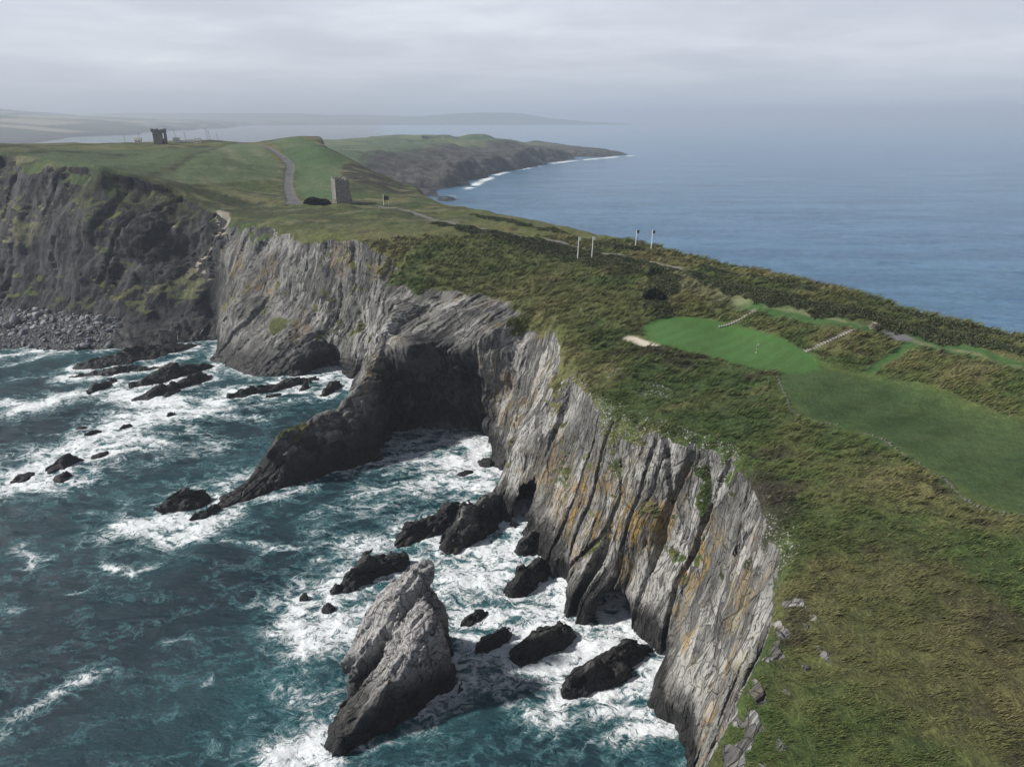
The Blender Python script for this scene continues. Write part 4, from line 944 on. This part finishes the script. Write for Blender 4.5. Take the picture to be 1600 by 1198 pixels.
mgs = bpy.data.materials.new('grass_blade'); mgs.use_nodes = True; nt = mgs.node_tree; b = nt.nodes['Principled BSDF']
lk(nt, attr(nt, 'gcol').outputs['Vector'], b.inputs['Base Color']); b.inputs['Roughness'].default_value = .8; b.inputs['Specular IOR Level'].default_value = .2
rad = np.hypot(x, y)
gm = (attrs['grass'] > .55) & (man < .05) & (attrs['mown'] < .35) & (N[:, 2] > .45) & (rad < 300) & (SB_SD > 0) & (LT_SD > .5) & (PT_SD > .3)
clump = smooth(-.25, .5, vn(x/1.7, y/1.7, None, 601)+.6*vn(x/.8, y/.8, None, 602))
i, P = pick(gm, 230000, clump+.12)
h = np.clip(rad[i]/130, .55, 1.6)*rng.uniform(.4, 1.05, len(i))*(.6+.6*clump[i]); wd = rad[i]*.00042
gc_ = G[i]*rng.uniform(.72, 1.28, (len(i), 1))*(.8+.4*clump[i])[:, None]; st_ = rng.random(len(i)) < .07+.14*smooth(-.1, .6, n_a[i]); gc_[st_] = col(.165, .145, .072)*rng.uniform(.7, 1.2, (st_.sum(), 1))
blades('rough_grass', i, P, h, wd, gc_.astype(np.float32), (.85, -.45), .28, mgs)
sm = (SB_SD < -.3) & (PT_SD > .2) & (N[:, 2] > .3) & (rad < 420) & (z > 30)
i, P = pick(sm, 90000)
P[:, 2] += rng.uniform(-.1, .35, len(i))
sc_ = np.where(rng.random((len(i), 1)) < .5, col(.044, .064, .026), col(.070, .072, .038))*rng.uniform(.5, 1.5, (len(i), 1))
blades('scrub', i, P, rng.uniform(.2, .5, len(i)), rad[i]*.0007, sc_.astype(np.float32), (.1, 0), .7, mgs)

# ------------------------------------------------------------ things people made
class MB:
    def __init__(self): self.v = []; self.f = []
    def box(self, c, s, rz=0.0, taper=1.0, shear=(0, 0)):
        n = len(self.v); ca, sa = math.cos(rz), math.sin(rz)
        for k in range(8):
            a, b_, d = (k & 1)*2-1, (k >> 1 & 1)*2-1, (k >> 2 & 1)
            t = taper if d else 1; X = a*s[0]/2*t+shear[0]*d; Y = b_*s[1]/2*t+shear[1]*d
            self.v.append((c[0]+X*ca-Y*sa, c[1]+X*sa+Y*ca, c[2]+d*s[2]))
        for q in ((0,2,3,1),(4,5,7,6),(0,1,5,4),(1,3,7,5),(3,2,6,7),(2,0,4,6)): self.f.append(tuple(n+k for k in q))
        return self
    def tube(self, a, b_, r0, r1=None, n=8):
        r1 = r0 if r1 is None else r1; k0 = len(self.v); a = np.array(a, float); b_ = np.array(b_, float); d = b_-a; d /= np.linalg.norm(d)
        u = np.cross(d, (0, 1, 0) if abs(d[1]) < .9 else (1, 0, 0)); u /= np.linalg.norm(u); w_ = np.cross(d, u)
        for p, r in ((a, r0), (b_, r1)):
            for k in range(n):
                t = 2*math.pi*k/n; self.v.append(tuple(p+r*(math.cos(t)*u+math.sin(t)*w_)))
        for k in range(n): self.f.append((k0+k, k0+(k+1) % n, k0+n+(k+1) % n, k0+n+k))
        self.f.append(tuple(k0+n+k for k in range(n))); self.f.append(tuple(k0+k for k in reversed(range(n))))
        return self
    def build(self, name, mat, parent=None):
        me = bpy.data.meshes.new(name); me.from_pydata(self.v, [], self.f); me.update(); me.materials.append(mat)
        return link(name, me, parent)
def empty(name, loc, rz=0.0):
    o = bpy.data.objects.new(name, None); C.objects.link(o); o.location = loc; o.rotation_euler = (0, 0, rz); return o
M_STONE = plain('ruin_stone', (.20, .185, .165), .95, .55, 1.6); M_WHITE = plain('white_paint', (.78, .78, .76), .5); M_DARK = plain('dark_board', (.03, .035, .04), .6)
M_WOOD = plain('weathered_wood', (.17, .15, .13), .9, .2, 4); M_PALE = plain('pale_stone', (.27, .255, .22), .9, .3, 5); M_SLATE = plain('slate_roof', (.10, .10, .11), .8)
def ragged_wall(L, T, Hh, seed, slit=None, door=None, base=0.0, drop=0.0):
    """courses of rough stone between two ends, broken along the top; length along local x, thickness along y"""
    r_ = np.random.default_rng(seed); m = MB(); n = 12; dx = L/n
    for k in range(n):
        xc = -L/2+dx*(k+.5); h = Hh-drop*(k/(n-1))-abs(r_.normal(0, .45))-(.6 if r_.random() < .2 else 0)
        t = T*r_.uniform(.94, 1.06)
        z0 = base
        if door and abs(xc-door[0]) < door[1]: z0 = base+door[2]
        if slit and abs(xc-slit[0]) < slit[1]:
            m.box((xc, 0, z0), (dx*.999, t, slit[2]-z0)); z0 = slit[3]
        if h > z0: m.box((xc, 0, z0), (dx*.999, t, h-z0))
    return m
# the ruined tower on the neck
X_, Y_, Z_ = gnd3(534, 317)
t = tag(empty('ruined_tower', (X_, Y_, Z_-1.2), math.radians(28)), 'square ruined stone tower standing at the road on the neck of the headland', 'ruined tower')
W_, D_, H_ = 7.6, 6.2, 14.6
for nm, L, loc, rz, sd_, kw in (('wall', W_, (0, -D_/2, 0), 0, 1, dict(drop=.6)), ('wall', W_, (0, D_/2, 0), 0, 2, {}), ('wall', D_-1.4, (-W_/2+.75, 0, 0), math.pi/2, 3, dict(door=(-.9, .9, 3.4))), ('wall', D_-1.4, (W_/2-.75, 0, 0), math.pi/2, 4, {})):
    o = ragged_wall(L, 1.35, H_, sd_, **kw).build(nm, M_STONE, t); o.location = loc; o.rotation_euler = (0, 0, rz)
MB().box((W_/2+.7, -.6, 0), (1.8, D_*.8, 8.5), 0, .35, (-.6, 0)).build('buttress', M_STONE, t)
# the ruined tower on the far skyline
X_, Y_ = at(252, 226.5, 81.2); Z_ = float(hgt(np.float64(X_), np.float64(Y_)))
t = tag(empty('signal_tower', (X_, Y_, Z_-1), math.radians(18)), 'tall roofless ruined tower with a gap in its side on the far left skyline', 'ruined tower')
W_, D_, H_ = 8.4, 7.4, 11.8
for L, loc, rz, sd_, kw in ((W_*.74, (-W_*.13, -D_/2, 0), 0, 11, {}), (W_, (0, D_/2, 0), 0, 12, dict(slit=(2.0, .8, 5, 9))), (D_-1.6, (-W_/2+.6, 0, 0), math.pi/2, 13, {}), (D_-1.6, (W_/2-.6, 0, 0), math.pi/2, 14, dict(slit=(0, .8, 3, 8)))):
    o = ragged_wall(L, 1.2, H_, sd_, **kw).build('wall', M_STONE, t); o.location = loc; o.rotation_euler = (0, 0, rz)
for dx, dy in ((-W_/2-.1, -D_/2), (-.6, -D_/2-.3), (W_/2-.6, D_/2+.3)): MB().box((dx, dy, H_-1.9), (1.5, 1.3, 2.2)).build('corbel', M_STONE, t)
# low buildings beyond the tower
def hut(px, py, L, D_, h, label, roof=True):
    X_, Y_, Z_ = gnd3(px, py); t = tag(empty('cottage' if roof else 'field_wall', (X_, Y_, Z_-.3), math.radians(12)), label, 'building' if roof else 'wall')
    if roof:
        MB().box((0, 0, 0), (L, D_, h)).build('wall', M_WHITE, t)
        m = MB(); m.v = [(-L/2-.2, -D_/2-.3, h), (L/2+.2, -D_/2-.3, h), (L/2+.2, D_/2+.3, h), (-L/2-.2, D_/2+.3, h), (-L/2-.2, 0, h+1.7), (L/2+.2, 0, h+1.7)]
        m.f = [(0, 1, 5, 4), (2, 3, 4, 5), (0, 4, 3), (1, 2, 5), (3, 2, 1, 0)]; m.build('roof', M_PALE if roof == 'white' else M_SLATE, t)
        m = MB()
        for k in (-.25, .2): m.box((L*k, -D_/2-.01, h*.35), (.9, .06, h*.4))
        m.build('window', M_DARK, t)
    else:
        MB().box((0, 0, 0), (L, .6, h)).build('wall', M_WHITE, t); MB().box((0, 0, h), (L+.2, .8, .15)).build('coping', M_PALE, t)
hut(216, 221, 4.6, 3.6, 2.3, 'small white cottage left of the skyline tower', 'white')
hut(276, 222, 4.2, 3.4, 2.0, 'white hut just right of the skyline tower', 'grey')
hut(292, 222, 12, .6, 1.3, 'long low white wall between the two huts on the skyline', False)
hut(309, 222.5, 4.6, 3.2, 1.8, 'pale hut at the right end of the low white wall', 'white')
UP = ((276.5,217,273,202,'leaning utility pole nearest to the right of the skyline tower'),(290.5,217,289,207,'short utility pole second to the right of the skyline tower'),(325,217,323,203,'tall utility pole over the far field, left one of a close pair'),(328.5,217,327,206,'thinner utility pole, right one of a close pair over the far field'),(218,218,218,206,'thin pole above the small white cottage'),(340,217,339.5,208,'faint pole rightmost on the skyline'),(195,219,195,210,'faint pole leftmost on the skyline'))
for bx, by, tx_, ty_, lb in UP:
    X_, Y_, Z_ = gnd3(bx, by); sc_p = math.hypot(X_, Y_)/F
    t = tag(empty('utility_pole', (X_, Y_, Z_-.5)), lb, 'utility pole'); hh_ = (by-ty_)*sc_p*1.03+.5; ln = (tx_-bx)*sc_p
    MB().tube((0, 0, 0), (ln, 0, hh_), .16, .12).build('pole', M_WOOD, t)
    MB().box((ln*.95, 0, hh_*.95), (1.5, .14, .14)).build('crossarm', M_WOOD, t)
# sign beside the track
X_, Y_, Z_ = gnd3(599.5, 320); t = tag(empty('sign_post', (X_, Y_, Z_-.3)), 'dark board on a thin white post beside the track right of the tower', 'sign')
MB().tube((0, 0, 0), (0, 0, 5.9), .12).build('post', M_WHITE, t); MB().box((1.5, 0, 2.9), (2.6, .12, 2.2)).build('board', M_DARK, t); MB().tube((2.6, 0, 0), (2.6, 0, 2.9), .08).build('post', M_WHITE, t)
# four tall white poles along the ridge
for bx, by, ty_, dark, lb in ((902.5,402,369,0,'tall white pole with white board, left of the two nearer the cliffs'),(924.5,402,370,0,'tall white pole with white board, right of the two nearer the cliffs'),(992.5,388,361,1,'tall white pole with dark board, left of the two nearer the open sea'),(1017,391,362,1,'tall white pole with dark board, right of the two nearer the open sea')):
    X_, Y_, Z_ = gnd3(bx, by); sc_p = math.hypot(X_, Y_)/F
    t = tag(empty('marker_pole', (X_, Y_, Z_-.3)), lb, 'pole', 'white poles along the ridge'); hh_ = (by-ty_)*sc_p*1.04+.3
    MB().tube((0, 0, 0), (.25, 0, hh_), .17, .12).build('pole', M_WHITE, t)
    MB().box((.75, 0, hh_-1.25), (.8, .12, 1.15)).build('board', M_DARK if dark else M_WHITE, t)
    MB().box((0, 0, 0), (.8, .8, .45)).build('base', M_PALE, t)
# the flag in the hole
X_, Y_, Z_ = gnd3(1181, 551); t = tag(empty('golf_flag', (X_, Y_, Z_)), 'thin striped flagstick with small white flag on the putting green', 'flagstick')
m1 = MB(); m2 = MB()
for k in range(6): (m1 if k % 2 == 0 else m2).tube((0, 0, k*.4), (0, 0, (k+1)*.4), .035, n=8)
m1.build('pole', M_WHITE, t); m2.build('pole_band', M_DARK, t)
m = MB()
for k in range(5):
    a, c = .12*k, .12*(k+1); m.box(((a+c)/2, .04*math.sin(k*1.3), 1.95), (.121, .02, .42))
m.build('flag', M_WHITE, t)
MB().tube((0, 0, -.05), (0, 0, .02), .09, n=12).build('cup', M_WHITE, t)
# two flights of steps down the bank
def steps(p0, p1, n, label):
    a = np.array(gnd3(*p0)); c = np.array(gnd3(*p1)); d = c-a; ang = math.atan2(d[1], d[0])
    t = tag(empty('steps', tuple(a), ang), label, 'steps'); L = math.hypot(d[0], d[1])
    for k in range(n):
        q = (k+.5)/n; X_, Y_ = a[0]+d[0]*q, a[1]+d[1]*q; zz_ = float(hgt(np.float64(X_), np.float64(Y_)))-a[2]
        MB().box((L*q, 0, zz_-.25), (L/n*.55, 1.5, .36)).build('step', M_PALE, t)
steps((1122,510), (1178,484), 14, 'left flight of pale steps climbing the bank behind the putting green')
steps((1257,548), (1332,517), 18, 'right flight of pale steps climbing the bank toward the tarmac')
# low dry-stone walls round the fairway
def stone_wall(pts, label):
    L = chaikin([gnd(*p) for p in pts], 2, False); m = MB(); r_ = np.random.default_rng(len(pts))
    o0 = L[0]; z0 = float(hgt(np.float64(o0[0]), np.float64(o0[1])))
    for (ax, ay), (bx, by) in zip(L[:-1], L[1:]):
        d = math.hypot(bx-ax, by-ay); n = max(1, int(d/.42)); an = math.atan2(by-ay, bx-ax)
        for k in range(n):
            q = (k+.5)/n; X_, Y_ = ax+(bx-ax)*q, ay+(by-ay)*q; zz_ = float(hgt(np.float64(X_), np.float64(Y_)))-z0
            hh_ = r_.uniform(.1, .36) if r_.random() > .35 else .02
            m.box((X_-o0[0]+r_.normal(0, .1), Y_-o0[1]+r_.normal(0, .1), zz_-.15), (r_.uniform(.3, .5), r_.uniform(.3, .55), hh_+.15), an+r_.normal(0, .2), .8)
    o = m.build('stone_wall', plain('wall_stone', (.13, .125, .105), .95, .5, 3)); o.location = (*o0, z0); return tag(o, label, 'stone wall')
stone_wall(((1210,578),(1222,606),(1236,640),(1254,656),(1285,661),(1310,664)), 'crumbling low stone edging running from the putting green down to the fairway corner')
stone_wall(((1350,676),(1380,686),(1405,706),(1450,734),(1485,756),(1510,786),(1550,800),(1610,806)), 'low dry stone wall along the lower edge of the fairway above the grass slope')
# shrubs beside the tower and by the apron
def shrub(px, py, r, h, label, c, n=1500):
    X_, Y_, Z_ = gnd3(px, py); th_ = rng.uniform(0, 6.283, n); rr_ = np.sqrt(rng.random(n)); zz_ = rng.random(n)
    lump_ = 1+.3*np.sin(3*th_+px)
    P = np.stack([r[0]*rr_*np.cos(th_)*lump_, r[1]*rr_*np.sin(th_)*lump_, h*np.sqrt(np.clip(1-rr_**2, 0, 1))*(.35+.65*zz_)], 1)
    dd = rng.normal(size=(n, 3)); dd /= np.linalg.norm(dd, axis=1)[:, None]; e = np.cross(dd, rng.normal(size=(n, 3))); e /= np.linalg.norm(e, axis=1)[:, None]; sz = .09*min(r[0], h*2)+.12
    Q_ = np.stack([P-dd*sz-e*sz, P+dd*sz-e*sz, P+dd*sz+e*sz, P-dd*sz+e*sz], 1).reshape(-1, 3)
    cc = np.repeat(np.tile(col(*c), (n, 1))*rng.uniform(.5, 1.5, (n, 1)), 4, 0)
    t = tag(empty('shrub', (X_, Y_, Z_)), label, 'shrub')
    link('foliage', mesh_np('foliage', Q_, np.arange(4*n).reshape(-1, 4), (mgs,), {'gcol': cc}, False), t)
    m = MB(); 
    for k in range(5): m.tube((0, 0, -.2), (r[0]*.5*math.cos(k*1.26), r[1]*.5*math.sin(k*1.26), h*.6), .08, .03, 5)
    m.build('stem', M_WOOD, t)
shrub(490, 318, (4.5, 2.5), 3.6, 'dark thorn hedge clump at the end of the road, left of the ruined tower', (.018, .022, .014))
shrub(507, 319, (3.6, 2.2), 3.2, 'dark thorn clump touching the left foot of the ruined tower', (.018, .022, .014))
shrub(1365, 513, (1.1, .9), 1.5, 'pale dry pampas tuft at the corner of the tarmac apron', (.30, .27, .20), 500)
shrub(1028, 432, (3.2, 2.2), 2.4, 'rounded grey green bush on the ridge above the putting green', (.050, .060, .032), 1600)
shrub(1022, 470, (2.6, 3.0), 2.4, 'dark bush at the left end of the putting green', (.016, .021, .011), 1600)

# ------------------------------------------------------------ the hazy air
m = bpy.data.materials.new('haze'); m.use_nodes = True; nt = m.node_tree; nt.nodes.clear()
pv = nd(nt, 'ShaderNodeVolumePrincipled'); pv.inputs['Density'].default_value = HAZE; pv.inputs['Color'].default_value = (.62, .68, .78, 1); pv.inputs['Anisotropy'].default_value = .1
om = nd(nt, 'ShaderNodeOutputMaterial'); lk(nt, pv.outputs[0], om.inputs['Volume'])
hb = MB().box((0, 20000, -6), (90000, 110000, 280)).build('haze', m); hb['kind'] = 'stuff'
